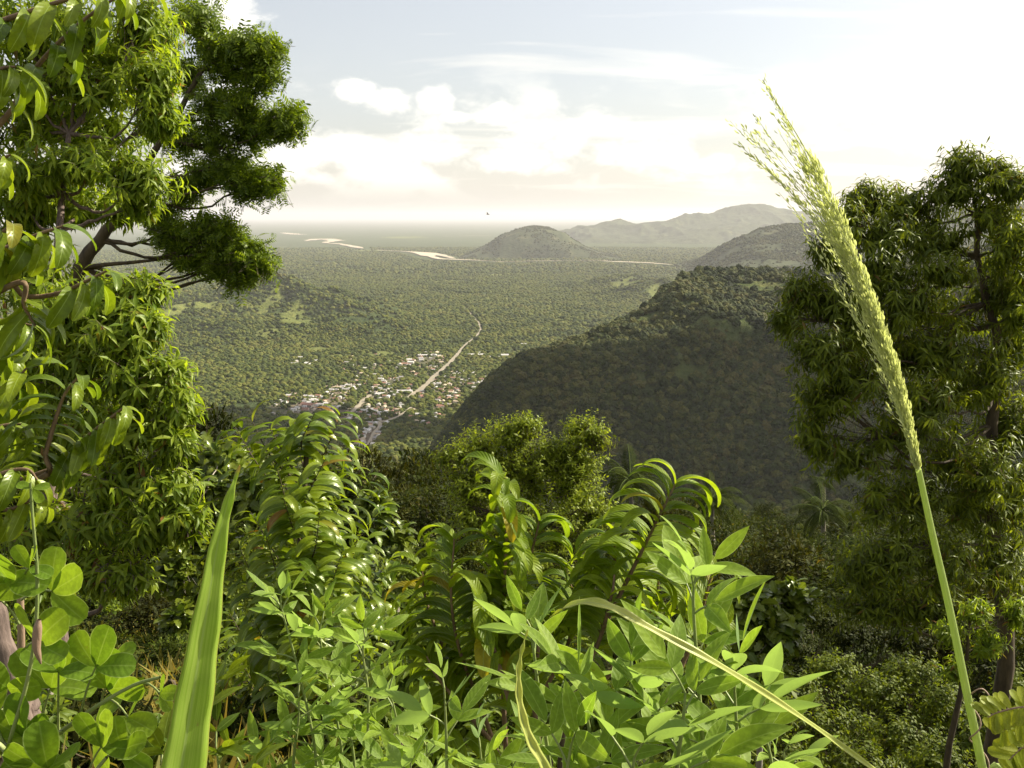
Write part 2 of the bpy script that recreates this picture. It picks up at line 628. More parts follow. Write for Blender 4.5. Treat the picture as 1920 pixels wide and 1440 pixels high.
def grass_mat(name, c1, c2, trans, stripes=60):
    m, t = new_mat(name)
    uvn = t.n('ShaderNodeUVMap')
    s = t.n('ShaderNodeSeparateXYZ')
    t.link(uvn.outputs[0], s.inputs[0])
    cb = t.n('ShaderNodeCombineXYZ')
    t.link(t.math('MULTIPLY', s.outputs[0], stripes), cb.inputs[0])
    t.link(t.math('MULTIPLY', s.outputs[1], 3.0), cb.inputs[1])
    n1 = t.noise(cb.outputs[0], 1.0, 3, 0.6)
    ax = t.math('ABSOLUTE', t.math('SUBTRACT', s.outputs[0], 0.5))
    col = t.mix(t.smooth(n1, 0.3, 0.7), (*c1, 1), (*c2, 1))
    col = t.mix(t.math('MULTIPLY', t.smooth(ax, 0.05, 0.02), 0.5), col, (0.42, 0.52, 0.22, 1))
    if stripes > 20:
        tip = t.smooth(t.math('ADD', s.outputs[1], t.math('MULTIPLY', n1, 0.05)), 0.955, 1.02)
        edge = t.math('MULTIPLY', t.smooth(ax, 0.47, 0.495), 0.5)
        col = t.mix(t.math('MAXIMUM', tip, edge), col, (0.40, 0.30, 0.12, 1))
        tc2 = t.n('ShaderNodeTexCoord')
        sc_ = t.smooth(t.noise(tc2.outputs['Object'], 90.0, 3, 0.6), 0.68, 0.74, 0.0, 0.6)
        col = t.mix(sc_, col, (0.34, 0.27, 0.10, 1))
    p = t.n('ShaderNodeBsdfPrincipled')
    t.link(col, p.inputs['Base Color'])
    p.inputs['Roughness'].default_value = 0.42
    bp = t.n('ShaderNodeBump')
    bp.inputs['Strength'].default_value = 0.3
    bp.inputs['Distance'].default_value = 0.001
    t.link(n1, bp.inputs['Height'])
    t.link(bp.outputs[0], p.inputs['Normal'])
    tr = t.n('ShaderNodeBsdfTranslucent')
    tcx = t.n('ShaderNodeMix', data_type='RGBA', blend_type='MULTIPLY')
    tcx.inputs[0].default_value = 1.0
    t.link(col, tcx.inputs[6])
    tcx.inputs[7].default_value = (*trans, 1)
    t.link(tcx.outputs[2], tr.inputs[0])
    mx = t.n('ShaderNodeMixShader')
    mx.inputs[0].default_value = 0.45
    t.link(p.outputs[0], mx.inputs[1])
    t.link(tr.outputs[0], mx.inputs[2])
    out = t.n('ShaderNodeOutputMaterial')
    t.link(mx.outputs[0], out.inputs[0])
    return m


M_BLADE = grass_mat('grass_blade', (0.30, 0.44, 0.055), (0.42, 0.54, 0.12), (1.5, 1.5, 0.9), 26)
M_YBLADE = grass_mat('yellow_grass_blade', (0.44, 0.50, 0.13), (0.58, 0.60, 0.20), (1.3, 1.3, 0.9), 14)
M_SPIKE = grass_mat('grass_spikelet', (0.50, 0.56, 0.24), (0.64, 0.66, 0.36), (1.2, 1.2, 0.8), 6)
M_PAN = bark_mat('seed_head_stem', (0.40, 0.46, 0.18), (0.52, 0.56, 0.28), 30, 0.6)

# ------------------------------------------------------------------ value noise for terrain
def vnoise(x, y, seed=0):
    xi, yi = np.floor(x).astype(np.int64), np.floor(y).astype(np.int64)
    fx, fy = x - xi, y - yi
    fx = fx * fx * (3 - 2 * fx)
    fy = fy * fy * (3 - 2 * fy)

    def h(a, b):
        n = (a * 374761393 + b * 668265263 + seed * 974711) & 0x7fffffff
        n = ((n ^ (n >> 13)) * 1274126177) & 0x7fffffff
        return ((n ^ (n >> 16)) & 0xffff) / 65535.0
    return (h(xi, yi) * (1 - fx) + h(xi + 1, yi) * fx) * (1 - fy) + (h(xi, yi + 1) * (1 - fx) + h(xi + 1, yi + 1) * fx) * fy


def fbm(x, y, o=5, seed=0, g=0.5):
    s, a, k = 0, 1, 0
    for i in range(o):
        s = s + a * vnoise(x * 2 ** i, y * 2 ** i, seed + i)
        k += a
        a *= g
    return s / k


def ridged(x, y, o=5, seed=0):
    s, a, k = 0, 1, 0
    for i in range(o):
        s = s + a * (1 - np.abs(2 * vnoise(x * 2 ** i, y * 2 ** i, seed + i) - 1))
        k += a
        a *= 0.5
    return s / k


# ------------------------------------------------------------------ plain
Z0 = -400.0


def mounds():
    L = []
    for (u, v, D, ru, h) in [(560, 608, 3950, 230, 62), (505, 600, 4100, 170, 48), (400, 590, 4300, 330, 55), (650, 612, 3800, 190, 40),
                             (640, 640, 3300, 150, 34), (330, 620, 3600, 260, 50), (1170, 545, 5600, 180, 45), (1235, 560, 4900, 200, 60),
                             (450, 650, 3200, 200, 34), (720, 640, 3350, 110, 22)]:
        p = P(u, v, D)
        L.append((p[0], D, ru, h))
    return L


MOUNDS = mounds()


def plain_z(x, y):
    z = np.full(np.shape(x), Z0, float)
    for (mx, my, r, h) in MOUNDS:
        d = np.sqrt(((x - mx) / (r * 1.2)) ** 2 + ((y - my) / r) ** 2)
        z = z + 1.35 * h * np.exp(-d * d) * (0.75 + 0.5 * vnoise(x / 60, y / 60, 3))
    near = np.exp(-((y - 1500) / 900.0) ** 2)
    z = z + 5 * (fbm(x / 400, y / 400, 3, 9) - 0.5) * (1 - 0.7 * near)
    return z


TOWN = [  # u0, v0, u1, v1, houses : patches of the town as seen in the photograph
    (586, 722, 652, 772, 42), (552, 742, 592, 772, 12), (525, 736, 548, 762, 5), (696, 708, 742, 748, 24), (745, 668, 775, 694, 10),
    (780, 660, 834, 682, 16), (774, 688, 820, 706, 12), (745, 722, 800, 748, 12), (812, 706, 862, 742, 20), (820, 735, 862, 766, 14),
    (845, 696, 888, 722, 10), (877, 706, 935, 732, 14), (660, 758, 748, 792, 28), (680, 788, 714, 838, 26), (540, 672, 590, 688, 8),
    (640, 664, 740, 688, 14), (596, 690, 690, 722, 10), (740, 764, 830, 800, 10), (655, 700, 700, 730, 10), (960, 640, 990, 668, 4),
    (865, 565, 905, 640, 8), (500, 745, 560, 800, 10), (612, 770, 665, 800, 16), (935, 512, 985, 524, 8), (1000, 505, 1030, 520, 3)]
TOWN_W = []
for (u0, v0, u1, v1, n) in TOWN:
    a = on_plain((u0 + u1) / 2, (v0 + v1) / 2)
    hx = abs(on_plain(u1, (v0 + v1) / 2)[0] - on_plain(u0, (v0 + v1) / 2)[0]) / 2
    hy = abs(on_plain(u0, v0)[1] - on_plain(u0, v1)[1]) / 2
    TOWN_W.append((a[0], a[1], hx, hy, n))

ROADS = {  # pixel polylines with widths in metres
    'main': ([(764, 748), (776, 740), (802, 720), (836, 688), (858, 666), (868, 652), (897, 626), (900, 612), (888, 594), (865, 570)],
             [9, 15, 17, 13, 11, 7, 6, 8, 6, 5]),
    'street': ([(652, 782), (668, 766), (690, 745), (694, 741)], [6, 12, 12, 7]),
    'lane': ([(668, 790), (712, 792), (745, 782), (772, 764)], [5, 8, 8, 6]),
    'track': ([(690, 838), (700, 815), (712, 800), (712, 792)], [6, 8, 8, 6])}
ROAD_W = {}
for k, (px, wd) in ROADS.items():
    pts = np.array([on_plain(u, v) for u, v in px])
    c = curve(pts, 60)
    ROAD_W[k] = (c, np.interp(np.linspace(0, 1, len(c)), np.linspace(0, 1, len(wd)), wd))

FIELDS = []
for (u, v, ru, rv) in [(712, 664, 34, 7), (600, 655, 22, 5), (640, 668, 26, 4), (545, 612, 26, 14), (508, 600, 16, 10), (630, 612, 22, 8), (560, 628, 30, 5),
                       (500, 640, 22, 5), (820, 637, 10, 3), (930, 516, 22, 3), (840, 528, 26, 2.5), (645, 505, 50, 2), (400, 600, 20, 10), (335, 612, 14, 14),
                       (1180, 545, 35, 8), (1240, 562, 30, 6), (1090, 636, 20, 4), (355, 570, 20, 4), (450, 560, 18, 4),
                       (690, 470, 30, 2), (1000, 470, 30, 3), (760, 445, 40, 2), (560, 520, 40, 2), (470, 530, 30, 2), (1050, 600, 16, 3)]:
    a = on_plain(u, v)
    hx = ru / FPX * a[1]
    hy = abs(on_plain(u, v - rv)[1] - on_plain(u, v + rv)[1]) / 2
    FIELDS.append((a[0], a[1], hx, hy))


def town_mask(x, y):
    m = np.zeros(np.shape(x))
    for (cx, cy, hx, hy, n) in TOWN_W:
        d = np.maximum(np.abs(x - cx) / (hx * 1.12), np.abs(y - cy) / (hy * 1.12))
        m = np.maximum(m, np.clip((1.15 - d) * 4, 0, 1) * min(1, n / (hx * hy / 140.0)))
    return m


def field_mask(x, y):
    m = np.zeros(np.shape(x))
    wob = 0.7 * (fbm(x / 60, y / 90, 3, 21) - 0.5)
    for (cx, cy, hx, hy) in FIELDS:
        d = np.sqrt(((x - cx) / hx) ** 2 + ((y - cy) / hy) ** 2) + wob
        m = np.maximum(m, np.clip((1.05 - d) * 4, 0, 1))
    return m


def road_dist(x, y, lines=None):
    best = np.full(np.shape(x), 1e9)
    for c, wd in (lines or ROAD_W.values()):
        for i in range(len(c) - 1):
            a, b = c[i, :2], c[i + 1, :2]
            ab = b - a
            t = np.clip(((x - a[0]) * ab[0] + (y - a[1]) * ab[1]) / (ab @ ab), 0, 1)
            d = np.hypot(x - a[0] - t * ab[0], y - a[1] - t * ab[1]) - wd[i] / 2
            best = np.minimum(best, d)
    return best


# materials of the land
def land_mat(name, base, light, dry, town=True, s1=0.004, s2=0.05, bd=12.0):
    m, t = new_mat(name)
    ge = t.n('ShaderNodeNewGeometry')
    n1 = t.noise(ge.outputs['Position'], s1, 6, 0.6)
    n2 = t.noise(ge.outputs['Position'], s2, 4, 0.7)
    n3 = t.noise(ge.outputs['Position'], s1 * 0.35, 5, 0.6, 0.5)
    col = t.mix(t.smooth(n2, 0.35, 0.68), (*base, 1), (*light, 1))
    col = t.mix(t.math('MULTIPLY', t.smooth(n1, 0.55, 0.70), 0.6), col, (*dry, 1))
    col = t.mix(t.math('MULTIPLY', t.smooth(n3, 0.56, 0.66), 0.35), col, (*[c * 1.5 for c in light], 1))
    if town:
        at = t.n('ShaderNodeAttribute', attribute_name='cover')
        sp = t.n('ShaderNodeSeparateColor')
        t.link(at.outputs['Color'], sp.inputs[0])
        soil = t.mix(t.smooth(n2, 0.4, 0.65), (0.18, 0.13, 0.10, 1), (0.30, 0.24, 0.18, 1))
        grass = t.mix(t.smooth(n2, 0.35, 0.65), (0.10, 0.125, 0.030, 1), (0.17, 0.18, 0.050, 1))
        col = t.mix(sp.outputs[0], col, soil)
        col = t.mix(sp.outputs[1], col, grass)
    p = t.n('ShaderNodeBsdfPrincipled')
    t.link(col, p.inputs['Base Color'])
    p.inputs['Roughness'].default_value = 0.95
    p.inputs['Specular IOR Level'].default_value = 0.1
    bp = t.n('ShaderNodeBump')
    bp.inputs['Strength'].default_value = 1.0
    bp.inputs['Distance'].default_value = bd
    t.link(n2, bp.inputs['Height'])
    t.link(bp.outputs[0], p.inputs['Normal'])
    out = t.n('ShaderNodeOutputMaterial')
    t.link(p.outputs[0], out.inputs[0])
    return m


M_PLAIN = land_mat('plain_ground', (0.035, 0.055, 0.018), (0.075, 0.095, 0.030), (0.12, 0.12, 0.05))
M_HILLF = land_mat('far_hill_ground', (0.035, 0.048, 0.022), (0.070, 0.080, 0.035), (0.17, 0.16, 0.08), False, 0.006, 0.03)
M_RIDGE = land_mat('ridge_ground', (0.045, 0.065, 0.018), (0.095, 0.115, 0.035), (0.15, 0.15, 0.05), False, 0.01, 0.08)
M_SOIL = land_mat('hillside_ground', (0.050, 0.055, 0.022), (0.12, 0.12, 0.045), (0.18, 0.15, 0.07), False, 0.35, 3.0, 0.15)


def grid_mesh(name, X, Y, Z, mat, cover=None, smooth=True):
    n, m = X.shape
    V = np.stack([X, Y, Z], -1).reshape(-1, 3)
    i = np.arange(n - 1)[:, None] * m
    j = np.arange(m - 1)[None, :]
    F = np.stack([i + j, i + j + 1, i + m + 1 + j, i + m + j], -1).reshape(-1, 4)
    me = mesh_np(name, V, F, mat, smooth=smooth)
    if cover is not None:
        ca = me.color_attributes.new('cover', 'FLOAT_COLOR', 'POINT')
        c = np.zeros((len(V), 4), np.float32)
        c[:, 0] = cover[0].ravel()
        c[:, 1] = cover[1].ravel()
        c[:, 3] = 1
        ca.data.foreach_set('color', c.ravel())
    return me


azs = np.concatenate([np.arange(-180, -36, 4.0), np.arange(-36, 36.01, 0.2), np.arange(40, 180.1, 4.0)])
rs = np.concatenate([[0, 200, 500, 800], np.geomspace(1100, 7000, 210), np.geomspace(7100, 120000, 110)])
A_, R_ = np.meshgrid(np.radians(azs), rs)
X, Y = R_ * np.sin(A_), R_ * np.cos(A_)
Zg = plain_z(X, Y)
tmask, fmask = town_mask(X, Y), field_mask(X, Y)
tmask = tmask * np.clip(0.35 + 1.3 * (fbm(X / 45, Y / 45, 3, 5) - 0.25), 0, 1)
tag(obj('ground', grid_mesh('ground', X, Y, Zg, M_PLAIN, (tmask, fmask))), 'wide green wooded plain fading into the haze', None, kind='structure')


# roads and river -------------------------------------------------------------
def strip(name, c, wd, mat, lift):
    T = nrm(np.gradient(c[:, :2], axis=0))
    N = np.stack([-T[:, 1], T[:, 0]], -1)
    k = 3
    s = np.linspace(-0.5, 0.5, k)
    XY = c[:, None, :2] + N[:, None, :] * (wd[:, None] * s[None, :])[..., None]
    Xs, Ys = XY[..., 0], XY[..., 1]
    Zs = plain_z(Xs, Ys) + lift
    return obj(name, grid_mesh(name, Xs, Ys, Zs, mat))


M_ROAD = plain_mat('dirt_road', (0.31, 0.265, 0.195), 0.9, 0.3, 0.06)
M_SAND = plain_mat('river_sand', (0.46, 0.38, 0.28), 0.9, 0.25, 0.01)
for k, nm, lb in (('main', 'road', 'wide pale dirt road running through the town towards the plain'),
                  ('street', 'street', 'short pale dirt street left of the wide road'),
                  ('lane', 'lane', 'narrow dirt lane crossing the near end of the town'),
                  ('track', 'track', 'narrow dirt track between the nearest houses')):
    c, wd = ROAD_W[k]
    fine = curve(c[:, :3], 240)
    wf = np.interp(np.linspace(0, 1, len(fine)), np.linspace(0, 1, len(wd)), wd)
    wf = wf * (0.55 + 0.8 * vnoise(fine[:, 0] / 18, fine[:, 1] / 18, 2))
    tag(strip(nm, fine, wf, M_ROAD, 1.6), lb, None, kind='structure')
RIVER_W = []
for px, wd in (([(530, 437), (555, 440), (575, 440)], [250, 500, 200]),
               ([(572, 453), (590, 450), (612, 449), (628, 452), (610, 456), (640, 459), (680, 467)], [60, 500, 500, 420, 120, 200, 130]),
               ([(706, 470), (760, 473), (790, 476), (820, 486), (850, 488), (900, 490), (945, 493)], [60, 90, 230, 210, 130, 80, 50]),
               ([(775, 474), (806, 476), (835, 482), (850, 486)], [60, 200, 120, 80]),
               ([(940, 493), (1010, 491), (1080, 490), (1140, 490)], [30, 45, 40, 50]),
               ([(1130, 491), (1180, 493), (1220, 495), (1262, 498)], [50, 130, 150, 60]),
               ([(830, 444), (880, 443), (920, 443)], [60, 200, 100]),
               ([(1060, 408.6 + 20), (1120, 430), (1180, 431)], [60, 120, 60])):
    pts = np.array([on_plain(u, v) for u, v in px])
    c = curve(pts, 90)
    wf = np.interp(np.linspace(0, 1, len(c)), np.linspace(0, 1, len(wd)), wd) * 0.55 * (0.3 + 1.4 * vnoise(c[:, 0] / 260, c[:, 1] / 260, 4))
    RIVER_W.append((c, wf))
    tag(strip('river_bed', c, wf, M_SAND, 10.0), 'pale sandy river bed on the plain', None, kind='structure')


# ------------------------------------------------------------------ hills and ridges
def loft(name, rows, mat, label, amp, wl, nu=260, nv=90, seed=0, crest=None):
    """surface through rows of world points; rows run across, the noise makes spurs and gullies"""
    n = len(rows)
    L = [curve(r, nu) for r in rows]
    k = min(len(l) for l in L)
    L = np.array([np.stack([np.interp(np.linspace(0, 1, nu), np.linspace(0, 1, len(l)), l[:, c]) for c in range(3)], -1) for l in L])
    tt = np.linspace(0, n - 1, nv)
    G = np.zeros((nv, nu, 3))
    for a, t in enumerate(tt):
        i = min(int(t), n - 2)
        f = t - i
        f2 = f
        G[a] = L[i] * (1 - f2) + L[i + 1] * f2
    x, y = G[..., 0], G[..., 1]
    env = np.sin(np.clip(tt / (n - 1), 0, 1) * pi)[:, None] ** 0.5
    nz = ridged(x / wl, y / (wl * 1.6), 5, seed) - 0.62
    if crest is not None:
        env = env * (1 - 0.74 * np.exp(-((tt - crest) / 0.7) ** 2))[:, None]
        nz = nz + 0.10
        G[..., 2] += amp * nz * env
    else:
        G[..., 2] += amp * nz * (0.35 + 0.65 * env)
    me = grid_mesh(name, G[..., 0], G[..., 1], G[..., 2], mat)
    o = tag(obj(name, me), label, None, kind='structure')
    return G, o


# the near dark ridge on the right: foot, lower face, shoulder, crest, far side
us = [800, 860, 930, 1020, 1120, 1210, 1290, 1400, 1510, 1650, 1800, 1960, 2150]
crest_v = [868, 800, 722, 668, 628, 580, 512, 506, 514, 497, 470, 450, 430]
crest_D = [1400, 1420, 1460, 1530, 1600, 1680, 1850, 1960, 2030, 2080, 2120, 2150, 2200]
sh_v = [880, 822, 752, 700, 672, 655, 640, 622, 615, 600, 590, 580, 570]
sh_D = [1385, 1388, 1400, 1425, 1455, 1485, 1515, 1545, 1560, 1560, 1540, 1520, 1500]
foot_v = 965
row_foot, row_mid, row_sh, row_sh2, row_crest, row_back = [], [], [], [], [], []
for i, u in enumerate(us):
    c = P(u, crest_v[i], crest_D[i])
    s = P(u, sh_v[i], sh_D[i])
    fD = 1330 if u < 1500 else 1300
    ff = P(u - 60, 900, fD)
    ff = np.array([ff[0], fD, -412.0])
    mid = s * 0.5 + ff * 0.5 + np.array([0, -4, 6])
    s2 = s * 0.5 + c * 0.5 + np.array([0, 0, 4.0])
    b = np.array([c[0] * 1.18 + 60, c[1] + 380, -415.0])
    b = b + (np.array([0, 0, (c[2] + 400) * 0.25]))
    row_foot.append(ff); row_mid.append(mid); row_sh.append(s); row_sh2.append(s2); row_crest.append(c); row_back.append(b)
for r in (row_foot, row_mid, row_sh, row_sh2, row_crest, row_back):
    r.insert(0, r[0] + np.array([-60, -10, (-412 - r[0][2])]))
G_RIDGE, _ = loft('ridge', [row_foot, row_mid, row_sh, row_sh2, row_crest, row_back], M_RIDGE,
                  'dark forested mountain slope on the right with a sunlit crest', 85, 230, 300, 110, 5, 4)

# the second spur behind it
us = [1230, 1275, 1340, 1380, 1420, 1465, 1510, 1600, 1750, 1950, 2200]
cv = [503, 497, 470, 447, 430, 424, 418, 410, 395, 380, 370]
cD = [7900, 7600, 7200, 7000, 6900, 6900, 6900, 6900, 6900, 6900, 6900]
rf, rm, rc, rb = [], [], [], []
for u, v, D in zip(us, cv, cD):
    c = P(u, v, D)
    c[2] = max(c[2], -402)
    fD = D - 1900 if u > 1300 else D - 500
    f = np.array([(u - 20 - 960) / FPX * fD, fD, -412.0])
    rf.append(f); rc.append(c)
    rm.append(c * 0.5 + f * 0.5 + np.array([0, 0, -12]))
    rb.append(np.array([c[0] * 1.2, D + 1500, -415.0]))
G_SPUR, _ = loft('spur', [rf, rm, rc, rb], M_HILLF, 'hazy green spur descending to the plain behind the dark ridge', 55, 420, 240, 110, 15)

# the lone rounded hill
cx = P(1010, 480, 9900)
n = 150
gx, gy = np.meshgrid(np.linspace(-1, 1, n), np.linspace(-1, 1, 90))
hx0 = 960.0
prof_u = np.array([-1, -0.95, -0.70, -0.50, -0.30, -0.13, 0.0, 0.13, 0.28, 0.42, 0.60, 0.80, 1.0])
prof_h = np.array([0, 0.04, 0.34, 0.68, 0.92, 1.0, 1.0, 0.98, 0.84, 0.60, 0.34, 0.12, 0])
Hh = np.interp(gx, prof_u, prof_h) * np.clip(1 - gy ** 2, 0, 1) ** 0.8
Xh = cx[0] + gx * hx0 * 0.83
Yh = 9900 + gy * 800
Hh = Hh * 300 + (ridged(Xh / 210, Yh / 380, 5, 8) - 0.6) * 60 * np.sqrt(np.clip(Hh, 0, 1)) * np.clip(1.4 - Hh, .3, 1)
Zh = -404 + Hh
tag(obj('hill', grid_mesh('hill', Xh, Yh, Zh, M_HILLF)), 'lone rounded hill rising from the plain beyond the river', None, kind='structure')


# far mountain range
def far_range(name, us, vs, D, depth, label, seed, amp):
    rows = [[], [], [], []]
    for u, v in zip(us, vs):
        c = P(u, v, D)
        f = np.array([(u - 960) / FPX * (D - depth), D - depth, -420.0])
        rows[0].append(f)
        rows[1].append(f * 0.45 + c * 0.55 + np.array([0, 0, -40.0]))
        rows[2].append(c)
        rows[3].append(np.array([c[0] * 1.1, D + depth, -430.0]))
    return loft(name, rows, M_HILLF, label, amp, depth * 0.22, 300, 100, seed)


far_range('mountain_range', [1040, 1075, 1100, 1150, 1180, 1230, 1265, 1290, 1330, 1370, 1395, 1440, 1475, 1510, 1600, 1800, 2200],
          [440, 430, 424, 416, 418, 414, 407, 403, 400, 391, 388, 390, 396, 402, 398, 390, 380], 17500, 3600,
          'pale hazy mountain range along the horizon on the right', 31, 260)


# ------------------------------------------------------------------ near hillside
def hill_z(x, y):
    x = np.asarray(x, float)
    y = np.asarray(y, float)
    yl = [-200, -30, 0, 3, 10, 20, 40, 80, 140, 210, 650, 900]
    zl = [30, 6, 0, -0.7, -3.6, -7.6, -17, -33, -50, -85, -404, -420]
    yr = [-200, -30, 0, 3, 8, 20, 40, 90, 140, 210, 650, 900]
    zr = [30, 6, 0, -1.2, -5.5, -13.5, -22, -35, -47.5, -90, -404, -420]
    a = np.interp(y, yl, zl)
    b = np.interp(y, yr, zr)
    s = np.clip((x - 0.02 * y + 0.5) / (2.5 + 0.06 * np.abs(y)), 0, 1)
    s = s * s * (3 - 2 * s)
    z = a * (1 - s) + b * s
    k = np.clip(np.abs(y) / 30, 0.03, 1)
    return z + k * 2.4 * (fbm(x / 9 + 7, y / 9, 4, 2) - 0.5)


aa = np.radians(np.concatenate([np.arange(-180, -45, 9.0), np.arange(-45, 45.1, 0.6), np.arange(54, 181, 9.0)]))
rr = np.concatenate([[0], np.geomspace(0.4, 900, 170)])
A_, R_ = np.meshgrid(aa, rr)
X, Y = R_ * np.sin(A_), R_ * np.cos(A_)
tag(obj('hillside', grid_mesh('hillside', X, Y, hill_z(X, Y), M_SOIL)), 'steep overgrown hillside below the viewpoint', None, kind='structure')

# ------------------------------------------------------------------ forest canopy on plain and ridge (one mass, instanced crowns)
def crown_mesh(name, seed, mat, sub=2, rough=0.35, tall=1.0):
    import bmesh
    bm = bmesh.new()
    bmesh.ops.create_icosphere(bm, subdivisions=sub, radius=1.0)
    V = np.array([v.co[:] for v in bm.verts])
    r = 1 + rough * (fbm(V[:, 0] * 2.1 + seed * 7 + V[:, 2] * 1.7, V[:, 1] * 2.1 + V[:, 2] * 1.3, 3, seed) - 0.5) * 2
    r *= 1 + 0.22 * (np.random.default_rng(seed).random(len(V)) - 0.5)
    V = V * r[:, None]
    V[:, 2] *= 0.72 * tall
    V[:, 2] = np.where(V[:, 2] < -0.25, -0.25 + (V[:, 2] + 0.25) * 0.4, V[:, 2])
    for v, c in zip(bm.verts, V):
        v.co = c
    me = bpy.data.meshes.new(name)
    bm.to_mesh(me)
    bm.free()
    me.materials.append(mat)
    return me


def canopy_mat(name, a, b, c):
    m, t = new_mat(name)
    oi = t.n('ShaderNodeObjectInfo')
    ge = t.n('ShaderNodeNewGeometry')
    n1 = t.noise(ge.outputs['Position'], 0.35, 3, 0.7)
    big = t.noise(ge.outputs['Position'], 0.005, 5, 0.7)
    r = t.math('ADD', t.math('MULTIPLY', oi.outputs['Random'], 0.60), t.math('MULTIPLY', t.math('SUBTRACT', big, 0.30), 1.35))
    col = t.ramp(r, [(0.12, a), (0.5, b), (0.78, c), (0.95, (c[0] * 1.05, c[1] * 0.92, c[2] * 1.3))])
    hs = t.n('ShaderNodeHueSaturation')
    t.link(col, hs.inputs['Color'])
    t.link(t.smooth(n1, 0.3, 0.7, 0.6, 1.45), hs.inputs['Value'])
    p = t.n('ShaderNodeBsdfPrincipled')
    t.link(hs.outputs[0], p.inputs['Base Color'])
    p.inputs['Roughness'].default_value = 0.8
    p.inputs['Specular IOR Level'].default_value = 0.2
    tr = t.n('ShaderNodeBsdfTranslucent')
    t.link(hs.outputs[0], tr.inputs[0])
    mx = t.n('ShaderNodeMixShader')
    mx.inputs[0].default_value = 0.2
    t.link(p.outputs[0], mx.inputs[1])
    t.link(tr.outputs[0], mx.inputs[2])
    out = t.n('ShaderNodeOutputMaterial')
    t.link(mx.outputs[0], out.inputs[0])
    return m


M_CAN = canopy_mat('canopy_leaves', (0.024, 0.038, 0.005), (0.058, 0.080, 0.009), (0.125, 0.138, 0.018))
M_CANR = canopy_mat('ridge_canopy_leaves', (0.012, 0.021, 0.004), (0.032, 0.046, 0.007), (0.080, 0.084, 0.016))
can_col = bpy.data.collections.new('canopy_crowns')
canr_col = bpy.data.collections.new('ridge_crowns')
for i in range(6):
    can_col.objects.link(bpy.data.objects.new('tree_crown', crown_mesh('tree_crown', i, M_CAN, 2, 0.35, 1.0 + 0.2 * (i % 3))))
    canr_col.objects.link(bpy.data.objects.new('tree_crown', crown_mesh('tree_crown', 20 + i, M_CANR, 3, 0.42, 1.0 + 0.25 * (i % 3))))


def instancer(name, pts, scale, col, label):
    me = bpy.data.meshes.new(name)
    me.vertices.add(len(pts))
    me.vertices.foreach_set('co', np.asarray(pts, np.float32).ravel())
    at = me.attributes.new('size', 'FLOAT', 'POINT')
    at.data.foreach_set('value', np.asarray(scale, np.float32))
    ar = me.attributes.new('turn', 'FLOAT', 'POINT')
    ar.data.foreach_set('value', (rng.random(len(pts)) * 6.28).astype(np.float32))
    ai = me.attributes.new('kind_index', 'INT', 'POINT')
    ai.data.foreach_set('value', rng.integers(0, 6, len(pts)).astype(np.int32))
    o = tag(obj(name, me), label, 'forest', kind='stuff')
    ng = bpy.data.node_groups.new(name, 'GeometryNodeTree')
    ng.interface.new_socket('Geometry', in_out='INPUT', socket_type='NodeSocketGeometry')
    ng.interface.new_socket('Geometry', in_out='OUTPUT', socket_type='NodeSocketGeometry')
    gi, go = ng.nodes.new('NodeGroupInput'), ng.nodes.new('NodeGroupOutput')
    iop = ng.nodes.new('GeometryNodeInstanceOnPoints')
    ci = ng.nodes.new('GeometryNodeCollectionInfo')
    ci.inputs['Collection'].default_value = col
    ci.inputs['Separate Children'].default_value = True
    ci.inputs['Reset Children'].default_value = True

    def attr(nm, dt):
        a = ng.nodes.new('GeometryNodeInputNamedAttribute')
        a.data_type = dt
        a.inputs['Name'].default_value = nm
        return a.outputs['Attribute']
    cx_ = ng.nodes.new('ShaderNodeCombineXYZ')
    ng.links.new(attr('turn', 'FLOAT'), cx_.inputs[2])
    ng.links.new(gi.outputs[0], iop.inputs['Points'])
    ng.links.new(ci.outputs[0], iop.inputs['Instance'])
    iop.inputs['Pick Instance'].default_value = True
    ng.links.new(attr('kind_index', 'INT'), iop.inputs['Instance Index'])
    ng.links.new(cx_.outputs[0], iop.inputs['Rotation'])
    ng.links.new(attr('size', 'FLOAT'), iop.inputs['Scale'])
    ng.links.new(iop.outputs[0], go.inputs[0])
    md = o.modifiers.new('canopy', 'NODES')
    md.node_group = ng
    return o


def wedge(n, r0, r1, half=32):
    r = np.sqrt(rng.random(n) * (r1 ** 2 - r0 ** 2) + r0 ** 2)
    a = np.radians((rng.random(n) * 2 - 1) * half)
    return r * np.sin(a), r * np.cos(a)


PT, SC = [], []
for (n, r0, r1, s0) in ((130000, 850, 3500, 5.0), (170000, 3500, 6800, 6.6), (110000, 6800, 12500, 10.0)):
    x, y = wedge(n, r0, r1)
    z = plain_z(x, y)
    dens = 0.97 - 0.75 * np.clip((fbm(x / 160, y / 220, 4, 40) - 0.56) * 8, 0, 1)
    dens *= 1 - 0.93 * field_mask(x, y)
    tm = town_mask(x, y)
    dens *= 1 - 0.80 * tm * (fbm(x / 45, y / 45, 3, 5) < 0.60)
    u, v, _ = proj(np.stack([x, y, z], -1))
    dens *= np.where((np.abs(x - cx[0]) < 780) & (np.abs(y - 9900) < 760), 0, 1)
    keep = rng.random(n) < dens
    keep &= road_dist(x, y) > np.where(y > 2600, 4.5, 2.5)
    if r1 > 7000:
        keep &= road_dist(x, y + 110, RIVER_W) > 110
    keep &= (u > -80) & (u < 1700)
    x, y, z = x[keep], y[keep], z[keep]
    s = s0 * (0.5 + 1.0 * rng.random(len(x)) ** 2.2) * (0.8 + 0.5 * fbm(x / 120, y / 120, 3, 61))
    s *= 1 - 0.25 * np.clip(tm[keep], 0, 1)
    PT.append(np.stack([x, y, z + 0.45 * s], -1))
    SC.append(s)
